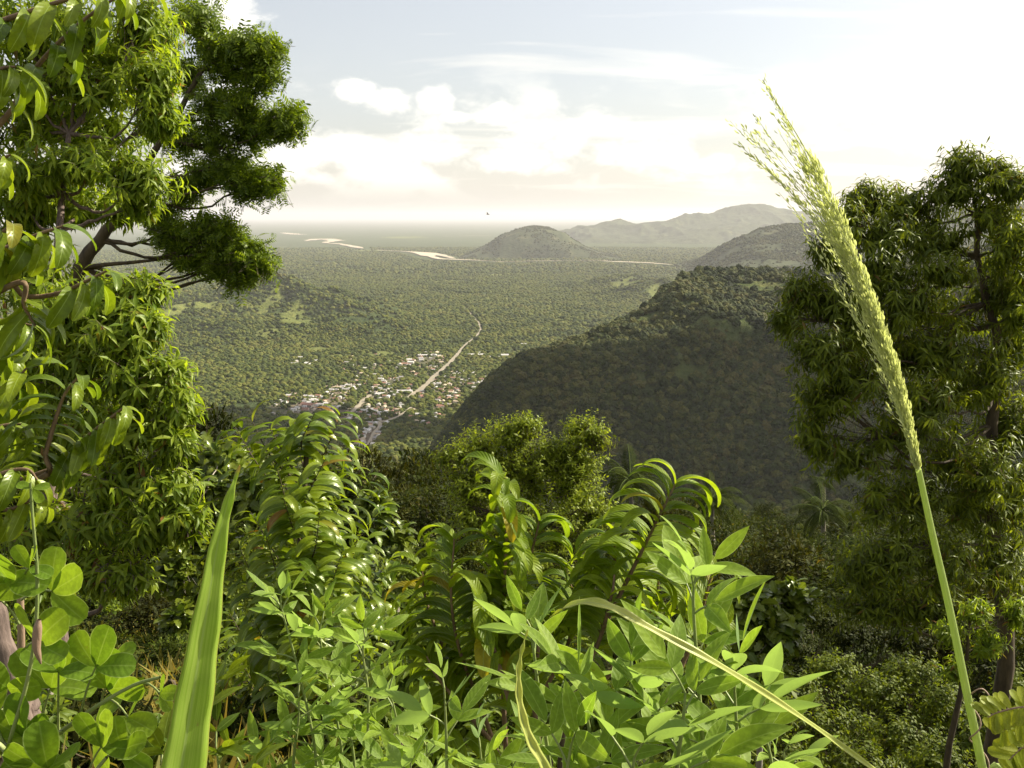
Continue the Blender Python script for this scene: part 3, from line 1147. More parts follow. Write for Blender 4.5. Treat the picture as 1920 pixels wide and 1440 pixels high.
instancer('valley_forest', np.vstack(PT), np.concatenate(SC), can_col, 'unbroken green forest canopy covering the plain round the town')
# crowns on the ridge
nv, nu = G_RIDGE.shape[:2]
nR = 36000
a = rng.random(nR) * (nv - 1.001)
b = rng.random(nR) * (nu - 1.001)
ia, ib = a.astype(int), b.astype(int)
fa, fb = (a - ia)[:, None], (b - ib)[:, None]
pr = (G_RIDGE[ia, ib] * (1 - fa) * (1 - fb) + G_RIDGE[ia + 1, ib] * fa * (1 - fb) + G_RIDGE[ia, ib + 1] * (1 - fa) * fb + G_RIDGE[ia + 1, ib + 1] * fa * fb)
clear = fbm(pr[:, 0] / 70, pr[:, 1] / 70, 4, 77)
keep = (rng.random(nR) < np.clip(1.0 - (clear - 0.60) * 9, 0.06, 1)) & (pr[:, 2] > -405)
pr = pr[keep]
s = 4.6 * (0.5 + 1.3 * rng.random(len(pr)) ** 2.2)
pr[:, 2] += 0.4 * s
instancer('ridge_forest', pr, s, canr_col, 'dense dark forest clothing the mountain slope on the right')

# scrub on the second spur, the lone hill (sparser, larger clumps)
nS = 22000
nv, nu = G_SPUR.shape[:2]
ia, ib = rng.integers(0, nv - 1, nS), rng.integers(0, nu - 1, nS)
ps = G_SPUR[ia, ib] + rng.normal(0, 6, (nS, 3)) * np.array([1, 1, 0])
ps = ps[(rng.random(nS) < np.clip(1 - (fbm(ps[:, 0] / 240, ps[:, 1] / 240, 4, 7) - .5) * 7, .05, 1)) & (ps[:, 2] > -400)]
hx_, hy_ = rng.integers(0, Xh.shape[0], 5000), rng.integers(0, Xh.shape[1], 5000)
ph = np.stack([Xh[hx_, hy_], Yh[hx_, hy_], Zh[hx_, hy_]], -1) + rng.normal(0, 5, (5000, 3)) * np.array([1, 1, 0])
ph = ph[(fbm(ph[:, 0] / 160, ph[:, 1] / 200, 4, 17) < .52)]
pp = np.vstack([ps, ph])
instancer('hill_scrub', pp, 7.5 * (0.6 + 0.8 * rng.random(len(pp))), canr_col, 'scattered dark scrub on the far hill and spur')
print('terrain done')

# ------------------------------------------------------------------ haze: one closed box of even thin air
def make_haze():
    x, y0, y1, z0, z1 = 130000.0, -130000.0, 130000.0, -432.0, 420.0
    V = [(-x, y0, z0), (x, y0, z0), (x, y1, z0), (-x, y1, z0), (-x, y0, z1), (x, y0, z1), (x, y1, z1), (-x, y1, z1)]
    Fh = [(3, 2, 1, 0), (4, 5, 6, 7), (0, 1, 5, 4), (1, 2, 6, 5), (2, 3, 7, 6), (3, 0, 4, 7)]
    m = bpy.data.materials.new('haze')
    m.use_nodes = True
    t = NT(m.node_tree)
    pv = t.n('ShaderNodeVolumePrincipled')
    pv.inputs['Color'].default_value = HAZE_COLOR
    pv.inputs['Density'].default_value = HAZE_DENSITY
    pv.inputs['Anisotropy'].default_value = 0.2
    out = t.n('ShaderNodeOutputMaterial')
    t.link(pv.outputs[0], out.inputs['Volume'])
    me = mesh_np('haze', V, Fh, m, smooth=False)
    tag(obj('haze', me), 'thin pale haze filling the air over the plain', None, kind='stuff')


make_haze()

# ------------------------------------------------------------------ unseen cumulus above the frame, placed to shade the town foot and the slope
def make_shade_cloud(name, c, r, seed, label):
    import bmesh
    bm = bmesh.new()
    bmesh.ops.create_icosphere(bm, subdivisions=6, radius=1.0)
    V = np.array([v.co[:] for v in bm.verts])
    q = V * 2.2 + seed
    k = 0.72 + 0.62 * fbm(q[:, 0] + q[:, 2] * .7, q[:, 1] - q[:, 2] * .6, 5, seed)
    V = V * k[:, None] * np.asarray(r)
    V[:, 2] = np.where(V[:, 2] < -0.15 * r[2], -0.15 * r[2] + (V[:, 2] + 0.15 * r[2]) * 0.25, V[:, 2])
    for v, p in zip(bm.verts, V):
        v.co = p
    me = bpy.data.meshes.new(name)
    bm.to_mesh(me)
    bm.free()
    me.polygons.foreach_set('use_smooth', np.full(len(me.polygons), True))
    m = plain_mat('shade_cloud_white', (0.85, 0.85, 0.85), 1.0, 0.02, 0.01)
    me.materials.append(m)
    return tag(obj(name, me, loc=c), label, None, kind='structure')


_t = 1350.0 / SUN_DIR[2]
make_shade_cloud('cloud', (420 + SUN_DIR[0] * _t, 1075 + SUN_DIR[1] * _t, 950.0), (930.0, 320.0, 220.0), 3, 'unseen white cumulus cloud set to shade the valley slope')
make_shade_cloud('cloud', (-590 + SUN_DIR[0] * _t, 1790 + SUN_DIR[1] * _t, 960.0), (430.0, 200.0, 130.0), 8, 'smaller unseen white cumulus cloud set to shade the near edge of the town')

# ------------------------------------------------------------------ the town
M_ROOFW = plain_mat('zinc_roof', (0.50, 0.48, 0.46), 0.55, 0.3, 0.6)
M_ROOFG = plain_mat('grey_roof', (0.33, 0.31, 0.30), 0.6, 0.3, 0.6)
M_ROOFB = plain_mat('rusty_roof', (0.26, 0.13, 0.09), 0.8, 0.35, 0.6)
M_ROOFT = plain_mat('tan_roof', (0.46, 0.36, 0.25), 0.8, 0.3, 0.6)
M_WALL = plain_mat('plaster_wall', (0.62, 0.57, 0.48), 0.9, 0.3, 0.5)
M_WALL2 = plain_mat('white_wall', (0.78, 0.76, 0.70), 0.85, 0.12, 0.5)
M_DOOR = plain_mat('dark_opening', (0.05, 0.045, 0.04), 0.8, 0.1, 0.5)


def box(x0, x1, y0, y1, z0, z1):
    V = np.array([(x0, y0, z0), (x1, y0, z0), (x1, y1, z0), (x0, y1, z0), (x0, y0, z1), (x1, y0, z1), (x1, y1, z1), (x0, y1, z1)], float)
    Fq = np.array([(3, 2, 1, 0), (4, 5, 6, 7), (0, 1, 5, 4), (1, 2, 6, 5), (2, 3, 7, 6), (3, 0, 4, 7)])
    return V, Fq


def gable(w, d, h, rise, ov=0.5, th=0.12):
    """two roof slabs"""
    a = Acc()
    x = w / 2 + ov
    y = d / 2 + ov
    zE = h - rise * ov / (d / 2)
    for s in (-1, 1):
        V = np.array([(-x, s * y, zE), (x, s * y, zE), (x, 0, h + rise), (-x, 0, h + rise)], float)
        V2 = V + np.array([0, 0, th])
        Fq = np.array([(0, 1, 2, 3), (7, 6, 5, 4), (0, 4, 5, 1), (1, 5, 6, 2), (2, 6, 7, 3), (3, 7, 4, 0)])
        a.add((np.vstack([V, V2]), Fq if s > 0 else Fq[:, ::-1]))
    return a


def house_walls(w, d, h, rise, pieces=True):
    a = Acc()
    a.add(box(-w / 2, w / 2, -d / 2, d / 2, -1.5, h))
    for s in (-1, 1):
        V = np.array([(s * w / 2, -d / 2, h), (s * w / 2, d / 2, h), (s * w / 2, 0, h + rise), (s * w / 2, 0, h + rise)], float)
        a.add((V, np.array([(0, 1, 2, 3)])))
    n0 = sum(len(f) for f in a.F)
    # recessed looking openings set proud as dark door and window leaves
    for sx in ((-0.25, 0.25) if w < 12 else (-0.36, -0.12, 0.12, 0.36)):
        for s in (-1, 1):
            a.add(box(sx * w - 0.5, sx * w + 0.5, s * d / 2 - 0.05, s * d / 2 + 0.05, 0.9, 2.1))
    return a, n0


HOUSE_MESH = {}


def house_mesh(w, d, roofm, wallm):
    k = (w, d, roofm.name, wallm.name)
    if k not in HOUSE_MESH:
        a, n0 = house_walls(w, d, 3.0, d * 0.2)
        n1 = sum(len(f) for f in a.F)
        for V, Fq in [(v, f) for v, f in zip(gable(w, d, 3.0, d * 0.2).V, [np.array([(0, 1, 2, 3), (7, 6, 5, 4), (0, 4, 5, 1), (1, 5, 6, 2), (2, 6, 7, 3), (3, 7, 4, 0)])] * 2)]:
            a.add((V, Fq))
        n2 = sum(len(f) for f in a.F)
        midx = np.zeros(n2, int)
        midx[n0:n1] = 2
        midx[n1:] = 1
        HOUSE_MESH[k] = mesh_np('house', np.vstack(a.V), np.vstack(a.F), smooth=False, mats=[wallm, roofm, M_DOOR], midx=midx)
    return HOUSE_MESH[k]


main_dir = ROAD_W['main'][0][:, :2]
placed = []
hcount = 0
kinds = [(M_ROOFW, M_WALL2, 'white zinc'), (M_ROOFG, M_WALL, 'grey zinc'), (M_ROOFB, M_WALL, 'rusty brown'), (M_ROOFT, M_WALL, 'tan')]
areas = ['in the pale left cluster of the town', 'by the red roofed hall on the left', 'at the left end of the town', 'in the middle of the town',
         'left of the upper road', 'in the far row left of the road', 'among trees below the far row', 'close left of the wide road',
         'among trees right of the wide road', 'by the lower right of the wide road', 'above the trees right of the road', 'at the right edge under the ridge',
         'round the short street at the near end', 'at the very bottom of the town', 'scattered in the trees beyond the left', 'beside the light green field',
         'in the wood below the field', 'in the dark trees below the road', 'in the trees left of the middle', 'behind the long white buildings',
         'strung along the road beyond the town', 'left of the pale cluster', 'under the pale cluster by the street', 'on the far plain by the pale field', 'far out on the plain']
total = sum(t[4] for t in TOWN)
for ai, (cx0, cy0, hx, hy, n) in enumerate(TOWN_W):
    k = 0
    tries = 0
    while k < n and tries < 400 and hcount < 300:
        tries += 1
        x = cx0 + (rng.random() * 2 - 1) * hx
        y = cy0 + (rng.random() * 2 - 1) * hy
        wd = float(rng.choice([7.0, 9.0, 11.0, 14.0], p=[.3, .35, .25, .10]))
        dp = {7.0: 6.0, 9.0: 7.0, 11.0: 7.0, 14.0: 9.0}[wd]
        if float(road_dist(np.array([x]), np.array([y]))[0]) < wd * 0.55:
            continue
        if any((x - px) ** 2 + (y - py) ** 2 < (0.55 * (wd + pw)) ** 2 for px, py, pw in placed):
            continue
        placed.append((x, y, wd))
        rm, wm, rn = kinds[int(rng.choice(4, p=[.34, .26, .22, .18]))]
        o = obj('house', house_mesh(wd, dp, rm, wm))
        z = float(plain_z(np.array([x]), np.array([y]))[0])
        o.location = (x, y, z + 0.3)
        o.scale = (1.2, 1.2, 1.15)
        i = np.argmin(np.hypot(main_dir[:, 0] - x, main_dir[:, 1] - y))
        i = min(i, len(main_dir) - 2)
        dv = main_dir[i + 1] - main_dir[i]
        o.rotation_euler[2] = math.atan2(dv[1], dv[0]) + rng.choice([0, pi / 2], p=[.35, .65]) + rng.normal(0, .12)
        size = {7.0: 'small', 9.0: 'plain', 11.0: 'long', 14.0: 'large'}[wd]
        dx_, dy_ = (x - cx0) / hx, (y - cy0) / hy
        where = ('far ' if dy_ > .33 else ('near ' if dy_ < -.33 else 'middle ')) + ('left' if dx_ < -.33 else ('right' if dx_ > .33 else 'centre'))
        tag(o, f'{size} {rn} roofed house, {where}, {areas[ai]}', 'house', 'houses of the town in the valley')
        k += 1
        hcount += 1


shacks = {}
for ai, (cx0, cy0, hx, hy, n) in enumerate(TOWN_W):
    if n < 10:
        continue
    for q in range(int(n * 1.1)):
        x = cx0 + (rng.random() * 2 - 1) * hx * 1.1
        y = cy0 + (rng.random() * 2 - 1) * hy * 1.15
        if float(road_dist(np.array([x]), np.array([y]))[0]) < 5 or any((x - px) ** 2 + (y - py) ** 2 < (0.5 * (6 + pw)) ** 2 for px, py, pw in placed):
            continue
        placed.append((x, y, 6))
        z = float(plain_z(np.array([x]), np.array([y]))[0])
        a, n0 = house_walls(6.0, 5.0, 2.6, 0.9)
        roof = gable(6.0, 5.0, 2.6, 0.9)
        n1 = sum(len(f) for f in a.F)
        for V, f in zip(roof.V, [np.array([(0, 1, 2, 3), (7, 6, 5, 4), (0, 4, 5, 1), (1, 5, 6, 2), (2, 6, 7, 3), (3, 7, 4, 0)])] * 2):
            a.add((V, f))
        an = rng.random() * pi
        Rm = np.array([[cos(an), -sin(an), 0], [sin(an), cos(an), 0], [0, 0, 1]])
        V = np.vstack(a.V) @ Rm.T + np.array([x, y, z + .2])
        Fq = np.vstack(a.F)
        mi = np.zeros(len(Fq), int)
        mi[n0:n1] = 2
        mi[n1:] = rng.choice([1, 3, 4])
        off = shacks.setdefault('n', 0)
        shacks.setdefault('V', []).append(V)
        shacks.setdefault('F', []).append(Fq + off)
        shacks.setdefault('m', []).append(mi)
        shacks['n'] = off + len(V)
me = mesh_np('shacks', np.vstack(shacks['V']), np.vstack(shacks['F']), smooth=False, mats=[M_WALL, M_ROOFG, M_DOOR, M_ROOFB, M_ROOFT], midx=np.concatenate(shacks['m']))
tag(obj('shacks', me), 'small sheds and shacks packed between the houses of the town', 'shacks', kind='stuff')


def hall(u, v, w, d, h, rot, roofm, wallm, label, nwin):
    p = on_plain(u, v)
    p[2] = float(plain_z(np.array([p[0]]), np.array([p[1]]))[0]) + 0.4
    t = thing('hall', label, 'building', p)
    t.rotation_euler[2] = rot
    a = Acc()
    a.add(box(-w / 2, w / 2, -d / 2, d / 2, -1.5, h))
    for s in (-1, 1):
        V = np.array([(s * w / 2, -d / 2, h), (s * w / 2, d / 2, h), (s * w / 2, 0, h + d * .17), (s * w / 2, 0, h + d * .17)], float)
        a.add((V, np.array([(0, 1, 2, 3)])))
    obj('wall', a.mesh('wall', wallm, False), t)
    obj('roof', gable(w, d, h, d * .17, 0.8, 0.2).mesh('roof', roofm, False), t)
    for k in range(nwin):
        x = -w / 2 + w * (k + .5) / nwin
        for s in (-1, 1):
            b = Acc()
            b.add(box(x - w / nwin * .3, x + w / nwin * .3, s * d / 2 - .08, s * d / 2 + .08, 1.0, h - .5))
            obj('window', b.mesh('window', M_DOOR, False), t)
    return t


for hh in [(893, 668, 48, 11, 4.5, 0.05, M_ROOFW, M_WALL2, 'long white building right of the road at the far edge of the town', 10),
           (925, 672, 34, 10, 4, 0.1, M_ROOFW, M_WALL2, 'middle white building of the row under the ridge right of the road', 7),
           (945, 670, 26, 16, 6, 0.0, M_ROOFW, M_WALL2, 'tallest white building at the right end of the row under the ridge', 5),
           (903, 664, 24, 9, 4, 0.0, M_ROOFW, M_WALL2, 'short white building behind the long one right of the road', 5),
           (797, 669, 40, 10, 4, 0.02, M_ROOFW, M_WALL2, 'long white building left of the road at the far edge of the town', 8),
           (764, 677, 24, 12, 4, 0.1, M_ROOFW, M_WALL2, 'white hall at the left end of the far row', 5),
           (759, 737, 34, 14, 4.5, 0.05, M_ROOFW, M_WALL2, 'broad white roofed hall beside the widest part of the dirt road', 6),
           (578, 762, 32, 18, 4.5, -0.5, M_ROOFB, M_WALL, 'big red brown roofed hall at the lower left of the town', 5),
           (541, 744, 20, 10, 4, 0.1, M_ROOFW, M_WALL2, 'white building at the left edge of the town above a bare yard', 4),
           (713, 741, 20, 12, 4, 0.1, M_ROOFW, M_WALL2, 'bright building between the short street and the wide road', 4),
           (797, 745, 26, 16, 4, 0.5, M_ROOFB, M_WALL, 'red brown roofed building right of the widest part of the road', 4),
           (578, 684, 20, 9, 4, 0.2, M_ROOFW, M_WALL2, 'lone white building among trees left beyond the town', 4)]:
    hall(*hh)

# ------------------------------------------------------------------ bird
bp = P(915, 402, 150)
bird = thing('bird', 'small dark bird gliding just above the horizon', 'bird', bp)
prof = np.array([0.02, 0.05, 0.075, 0.08, 0.07, 0.05, 0.035, 0.05, 0.045, 0.01])
pts = np.stack([np.linspace(-0.22, 0.24, 10), np.zeros(10), 0.02 * np.sin(np.linspace(0, 3, 10))], -1)
M_BIRD = plain_mat('bird_feathers', (0.04, 0.035, 0.03), 0.8, 0.1, 5)
b = Acc(); b.add(tube(pts, prof, 8))
obj('body', b.mesh('body', M_BIRD), bird)
for s, nm in ((-1, 'wing'), (1, 'wing')):
    yy = np.linspace(0, 1, 7)
    ch = 0.17 * (1 - yy ** 2.2) + 0.02
    X_ = np.stack([0.06 - 0.10 * yy ** 2, 0.06 - 0.10 * yy ** 2 - ch], 1)
    Y_ = np.stack([s * (0.03 + 0.5 * yy)] * 2, 1)
    Zu = np.stack([0.02 + 0.16 * np.sin(yy * 2.0)] * 2, 1)
    top = grid_mesh('wing', np.concatenate([X_, X_[:, ::-1]], 1), np.concatenate([Y_, Y_], 1), np.concatenate([Zu + .012, Zu - .006], 1), M_BIRD)
    obj(nm, top, bird)
V = np.array([(-0.20, -0.02, 0.01), (-0.20, 0.02, 0.01), (-0.36, 0.07, 0.01), (-0.36, -0.07, 0.01), (-0.20, -0.02, -0.01), (-0.20, 0.02, -0.01), (-0.36, 0.07, 0.0), (-0.36, -0.07, 0.0)])
obj('tail', mesh_np('tail', V, [(0, 1, 2, 3), (7, 6, 5, 4), (0, 4, 5, 1), (1, 5, 6, 2), (2, 6, 7, 3), (3, 7, 4, 0)], M_BIRD, smooth=False), bird)
bird.rotation_euler = (0.35, 0.1, 0.5)
print('town', hcount)

# ------------------------------------------------------------------ plants: shoots and leaves
def shoot_leaves(pts, n, L, mode='row', ang=1.15, grav=0.55, t0=0.15, roll=None, jit=0.15, grow=(0.75, 1.0, 0.6), upmix=0.6):
    """leaf bases, frames and sizes along one shoot given as a polyline from base to tip"""
    pts = np.asarray(pts)
    seg = np.linalg.norm(np.diff(pts, axis=0), axis=1)
    s = np.concatenate([[0], np.cumsum(seg)]) / seg.sum()
    t = np.linspace(t0, 1.0, n)
    pos = np.stack([np.interp(t, s, pts[:, c]) for c in range(3)], -1)
    T = nrm(np.gradient(pts, axis=0))
    ax = nrm(np.stack([np.interp(t, s, T[:, c]) for c in range(3)], -1))
    up0 = np.array([0, 0, 1.0])
    if mode == 'row':     # two ranks, left and right of the shoot
        view = nrm(pts.mean(0) - CAM)
        side = nrm(np.cross(ax, np.where(np.abs(ax[:, 2:3]) > 0.8, view[None], up0[None])))
        if roll is not None:
            b2 = nrm(np.cross(side, ax))
            side = side * cos(roll) + b2 * sin(roll)
        sg = np.where(np.arange(n) % 2 == 0, 1.0, -1.0)[:, None]
        out = side * sg
        up = up0[None] * upmix + ax * 0.7
    else:                 # spiral
        ref = np.where(np.abs(ax[:, 2:3]) > 0.9, np.array([[1.0, 0, 0]]), up0[None])
        a = nrm(np.cross(ax, ref))
        b = np.cross(ax, a)
        ph = np.arange(n) * 2.39996 + rng.random() * 6.28
        out = a * np.cos(ph)[:, None] + b * np.sin(ph)[:, None]
        up = ax * 0.9 + up0[None] * upmix
    an = ang * (1.0 - 0.45 * np.clip((t - 0.75) / 0.25, 0, 1))[:, None]
    d = ax * np.cos(an) + out * np.sin(an) + rng.normal(0, jit, (n, 3))
    d[:, 2] -= grav
    up = up + rng.normal(0, jit, (n, 3))
    sc = L * np.interp(t, [0, 0.55, 1.0], grow) * (0.85 + 0.3 * rng.random(n))
    return pos, basis(d, up), sc


class Plant:
    def __init__(self, name, label, cat, base, group=None):
        self.root = thing(name, label, cat, base, group)
        self.org = np.array([float(c) for c in base])
        self.L = {}
        self.twigs = Acc()
        self.nt = 0

    def part(self, name, acc, mat):
        a = Acc()
        for V, Fq in zip(acc.V, acc.F):
            a.V.append(V - self.org)
            a.F.append(Fq)
        return obj(name, a.mesh(name, mat), self.root)

    def stem(self, name, pts, rad, mat, sides=7):
        a = Acc()
        a.add(tube(pts, rad, sides))
        return self.part(name, a, mat)

    def twig(self, pts, rad, sides=4):
        self.twigs.add(tube(pts, rad, sides))

    def leaves(self, key, pos, B, sc):
        self.L.setdefault(key, []).append((pos, B, sc))

    def finish(self, key, tpls, mat, limit=300, twigmat=None, fine=None, stuff='foliage', minpx=10, name='leaf'):
        p = np.vstack([q[0] for q in self.L[key]])
        B = np.vstack([q[1] for q in self.L[key]])
        s = np.concatenate([q[2] for q in self.L[key]])
        add_leaves(self.root, key, tpls, p, B, s, mat, limit, name, stuff, fine, minpx)
        if self.twigs.V and twigmat:
            tw = self.part('twigs', self.twigs, twigmat)
            tag(tw, kind='stuff')
            self.twigs = Acc()


def droopy(p0, p1, sag=0.0, n=7, jit=0.0):
    p0, p1 = np.asarray(p0, float), np.asarray(p1, float)
    t = np.linspace(0, 1, n)[:, None]
    c = p0 * (1 - t) + p1 * t
    c[:, 2] += sag * np.sin(t[:, 0] * pi)
    if jit:
        nz = rng.normal(0, jit, c.shape)
        nz[0] = 0
        nz[-1] = 0
        c += nz
    return c


def clump_shoots(c, r, n, shell=0.5, up=0.35, lower=0.35, rough=0.5):
    """shoot tips and directions in an ellipsoid; few of them underneath"""
    d = nrm(rng.normal(0, 1, (n * 3, 3)))
    keep = (d[:, 2] > -lower) | (rng.random(len(d)) < 0.35)
    d = d[keep][:n]
    rad = shell + (1 - shell) * rng.random((len(d), 1)) ** 0.5
    bump = 1 - rough * 0.6 + rough * rng.random((len(d), 1))
    p = np.asarray(c) + d * rad * bump * np.asarray(r)
    ax = nrm(d * np.array([1, 1, 0.8]) + np.array([0, 0, up]))
    return p, ax


def crown_tree(name, label, base, trunk, rtr, clumps, key, tpls, mat, bark, leafL, per_shoot, shoots_pp, shoot_len, mode='spiral',
               ang=1.1, grav=0.5, limit=300, cat='tree', limb_r=0.35, rscale=1.0, fine=None, minpx=10, shell=0.5, up=0.35, group=None, depth=0.9,
               jit=0.25, start=0.25, lower=0.35, rough=0.5):
    """clumps: (u, v, D, ru, rv[, density]) in photo pixels at distance D"""
    pl = Plant(name, label, cat, base, group)
    tr = curve(trunk, 16, rtr * 0.12)
    pl.stem('trunk', tr, [rtr, rtr * 0.8, rtr * 0.45, rtr * 0.25], bark, 10)
    for cl in clumps:
        u, v, D, ru, rv = cl[:5]
        den = cl[5] if len(cl) > 5 else 1.0
        c = P(u, v, D)
        rx, rz = rscale * ru * D / FPX, rscale * rv * D / FPX
        ry = depth * (rx + rz) / 2
        # a limb from the nearest lower part of the trunk
        dd = np.linalg.norm(tr - c, axis=1) + 1.2 * np.maximum(0, tr[:, 2] - c[2] + 0.2)
        i = int(np.argmin(dd[int(len(tr) * start):])) + int(len(tr) * start)
        fr = i / len(tr)
        r0 = rtr * limb_r * (1.1 - 0.6 * fr)
        p0 = tr[i]
        mid = (p0 + c) / 2 + np.array([0, 0, -0.12 * np.linalg.norm(c - p0)]) + rng.normal(0, .06, 3) * np.linalg.norm(c - p0)
        limb = curve([p0, mid, c], 10, 0.01 * np.linalg.norm(c - p0))
        pl.stem('branch', limb, [r0, r0 * 0.6, r0 * 0.3], bark, 6)
        n = max(6, int(shoots_pp * den))
        tips, ax = clump_shoots(c, (rx, ry, rz), n, shell, up, lower, rough)
        m = max(3, n // 7)
        subs = c + (tips[:m] - c) * 0.55
        for s in subs:
            pl.twig(droopy(limb[int(len(limb) * .7)], s, -0.02, 5, 0.01 * rx), [r0 * 0.28, r0 * 0.14])
        for tp, a in zip(tips, ax):
            sl = shoot_len * (0.7 + 0.6 * rng.random())
            st = tp - a * sl
            q = np.array([st, tp - a * sl * 0.4 + rng.normal(0, .05, 3) * sl, tp + np.array([0, 0, -0.06 * sl])])
            j = int(np.argmin(np.linalg.norm(subs - st, axis=1)))
            pl.twig(droopy(subs[j], st, 0.0, 3), [r0 * 0.12, r0 * 0.07], 3)
            pl.twig(q, [r0 * 0.09, r0 * 0.04], 3)
            k = max(3, int(per_shoot * (0.75 + 0.5 * rng.random())))
            pl.leaves(key, *shoot_leaves(q, k, leafL, mode, ang, grav, 0.1, jit=jit))
    pl.finish(key, tpls, mat, limit, bark, fine, minpx=minpx)
    return pl


def ground_at(u, D):
    x = (u - 960) / FPX * D
    return np.array([x, D, float(hill_z(np.array([x]), np.array([D]))[0]) - 0.05])


# templates
T_MANGO = [leaf_tpl(5, 2, w_, 0.65, 0.95, dr, 0.35, 0.03, 3, side=sd_) for w_, dr, sd_ in ((0.24, 0.9, 0), (0.27, 0.5, 0.05), (0.23, 1.2, -0.04), (0.25, 0.75, 0.03))]
T_GLOSS = [leaf_tpl(10, 4, w_, 0.45, 0.5, dr, 0.30, 0.010, 4, twist=tw) for w_, dr, tw in ((0.31, 1.3, 0), (0.33, 1.7, 0.15), (0.29, 1.1, -0.15), (0.32, 1.9, 0.1))]
T_GLOSSL = [leaf_tpl(5, 2, w_, 0.45, 0.5, dr, 0.30) for w_, dr in ((0.29, 1.5), (0.31, 1.9), (0.28, 1.2))]
T_ANN = [leaf_tpl(16, 4, w_, 0.42, 0.55, dr, 0.34, 0.05, 8, twist=tw) for w_, dr, tw in ((0.27, 2.1, 0), (0.29, 2.5, 0.1), (0.25, 1.8, -0.1), (0.28, 2.3, 0.15))]
T_PEA = [leaf_tpl(8, 4, w_ * 0.9, 0.80, 1.10, dr, 0.22, 0.012, 4, twist=tw, side=sd_) for w_, dr, tw, sd_ in
         ((0.37, 0.25, 0, 0), (0.40, 0.45, 0.1, 0.04), (0.34, 0.1, -0.15, -0.03), (0.38, 0.65, 0.2, 0.05), (0.36, -0.15, 0, 0))]
T_LEG = [leaf_tpl(9, 4, w_, 0.75, 0.34, dr, 0.18, 0.02, 2) for w_, dr in ((0.60, 0.2), (0.64, 0.45), (0.57, -0.1), (0.62, 0.7))]
T_SMALL = [leaf_tpl(3, 2, w_, 0.6, 0.7, dr, 0.3) for w_, dr in ((0.5, 0.4), (0.45, 0.8), (0.55, 0.6))]
T_WILL = [leaf_tpl(4, 2, w_, 0.6, 1.0, dr, 0.35) for w_, dr in ((0.20, 0.8), (0.17, 0.5), (0.22, 1.1), (0.18, 1.4))]
T_SMALLLO = [leaf_tpl(1, 2, 0.6, 0.3, 0.3, 0.2, 0.4), leaf_tpl(2, 1, 0.5, 0.6, 0.7, 0.6, 0)]
T_MANGOLO = [leaf_tpl(2, 2, w_, 0.65, 0.95, dr, 0.35) for w_, dr in ((0.24, 0.9), (0.27, 0.5), (0.23, 1.2))]
T_WILLLO = [leaf_tpl(2, 2, w_, 0.6, 1.0, dr, 0.35) for w_, dr in ((0.21, 0.8), (0.18, 0.5), (0.23, 1.1))]
T_PINN = [pinnate_tpl(5), pinnate_tpl(6, droop=0.9), pinnate_tpl(4, L=0.36, droop=0.3)]
_q = leaf_tpl(2, 1, 0.38, 0.9, 0.5, 0.2, 0)
T_PINNLO = [pinnate_tpl(5, _q), pinnate_tpl(6, _q, droop=0.9), pinnate_tpl(4, _q, L=0.36, droop=0.3)]
T_BREAD = [leaf_tpl(12, 2, w_, 0.5, 0.55, dr, 0.30, lobes=4) for w_, dr in ((0.70, 0.6), (0.60, 1.0), (0.65, 0.8))]
T_TINY = [leaf_tpl(1, 2, 0.75, 0.4, 0.4, 0.1, 0.45), leaf_tpl(2, 1, 0.6, 0.5, 0.5, 0.7, 0.0)]

# ------------------------------------------------------------------ forest trees on the slope between the near plants and the brow
def forest_proto(seed, H, Wd, mat, leaf=0.26, n=4200, trunk_r=0.22):
    g = np.random.default_rng(seed)
    ncl = int(g.integers(11, 16))
    tr = curve([(0, 0, -1.5), (g.normal(0, .2), g.normal(0, .2), H * .35), (g.normal(0, .4), g.normal(0, .4), H * .72)], 8)
    T = Acc(); T.add(tube(tr, [trunk_r, trunk_r * .4], 7))
    Ls, Bs, Ss = [], [], []
    for k in range(ncl):
        a = g.random() * 6.28
        rr_ = Wd * 0.62 * math.sqrt(g.random()) if k else 0
        c = np.array([rr_ * cos(a), rr_ * sin(a), H * (0.30 + 0.52 * (1 - (rr_ / Wd) ** 2) * g.random() ** .5 + 0.04)])
        r = np.array([1, 1, 0.72]) * Wd * (0.30 + 0.16 * g.random())
        T.add(tube(curve([tr[-2 - (k % 4)], (tr[-3] + c) / 2 + (0, 0, -.3), c], 6), [trunk_r * .35, trunk_r * .1], 5))
        m = n // ncl
        d = nrm(g.normal(0, 1, (m, 3)))
        d[:, 2] = np.where((d[:, 2] < -0.3) & (g.random(m) < .7), -d[:, 2], d[:, 2])
        rad = (0.55 + 0.45 * g.random((m, 1)) ** .6) * (0.85 + 0.3 * vnoise(d[:, :1] * 3 + seed, d[:, 1:2] * 3 + d[:, 2:] * 3, seed))
        Ls.append(c + d * rad * r)
        dirs = d + g.normal(0, .45, (m, 3)) + np.array([0, 0, -0.35])
        Bs.append(basis(dirs, d + np.array([0, 0, 0.7]) + g.normal(0, .4, (m, 3))))
        Ss.append(leaf * (0.6 + 0.8 * g.random(m)))
    crown = scatter_mesh('crown', T_TINY, np.vstack(Ls), np.vstack(Bs), np.concatenate(Ss), mat)
    return T.mesh('trunk', M_BARK), crown


PROTOS = [forest_proto(1, 8.0, 4.2, M_FOR), forest_proto(2, 9.0, 4.8, M_FOR2, 0.24, 4800), forest_proto(3, 7.0, 3.8, M_FOR3), forest_proto(4, 10.0, 4.0, M_FOR2),
          forest_proto(5, 7.5, 5.0, M_FOR, 0.22, 5000), forest_proto(6, 9.0, 3.6, M_FOR, 0.21, 4800), forest_proto(7, 6.0, 3.6, M_FOR2, 0.30, 3200)]


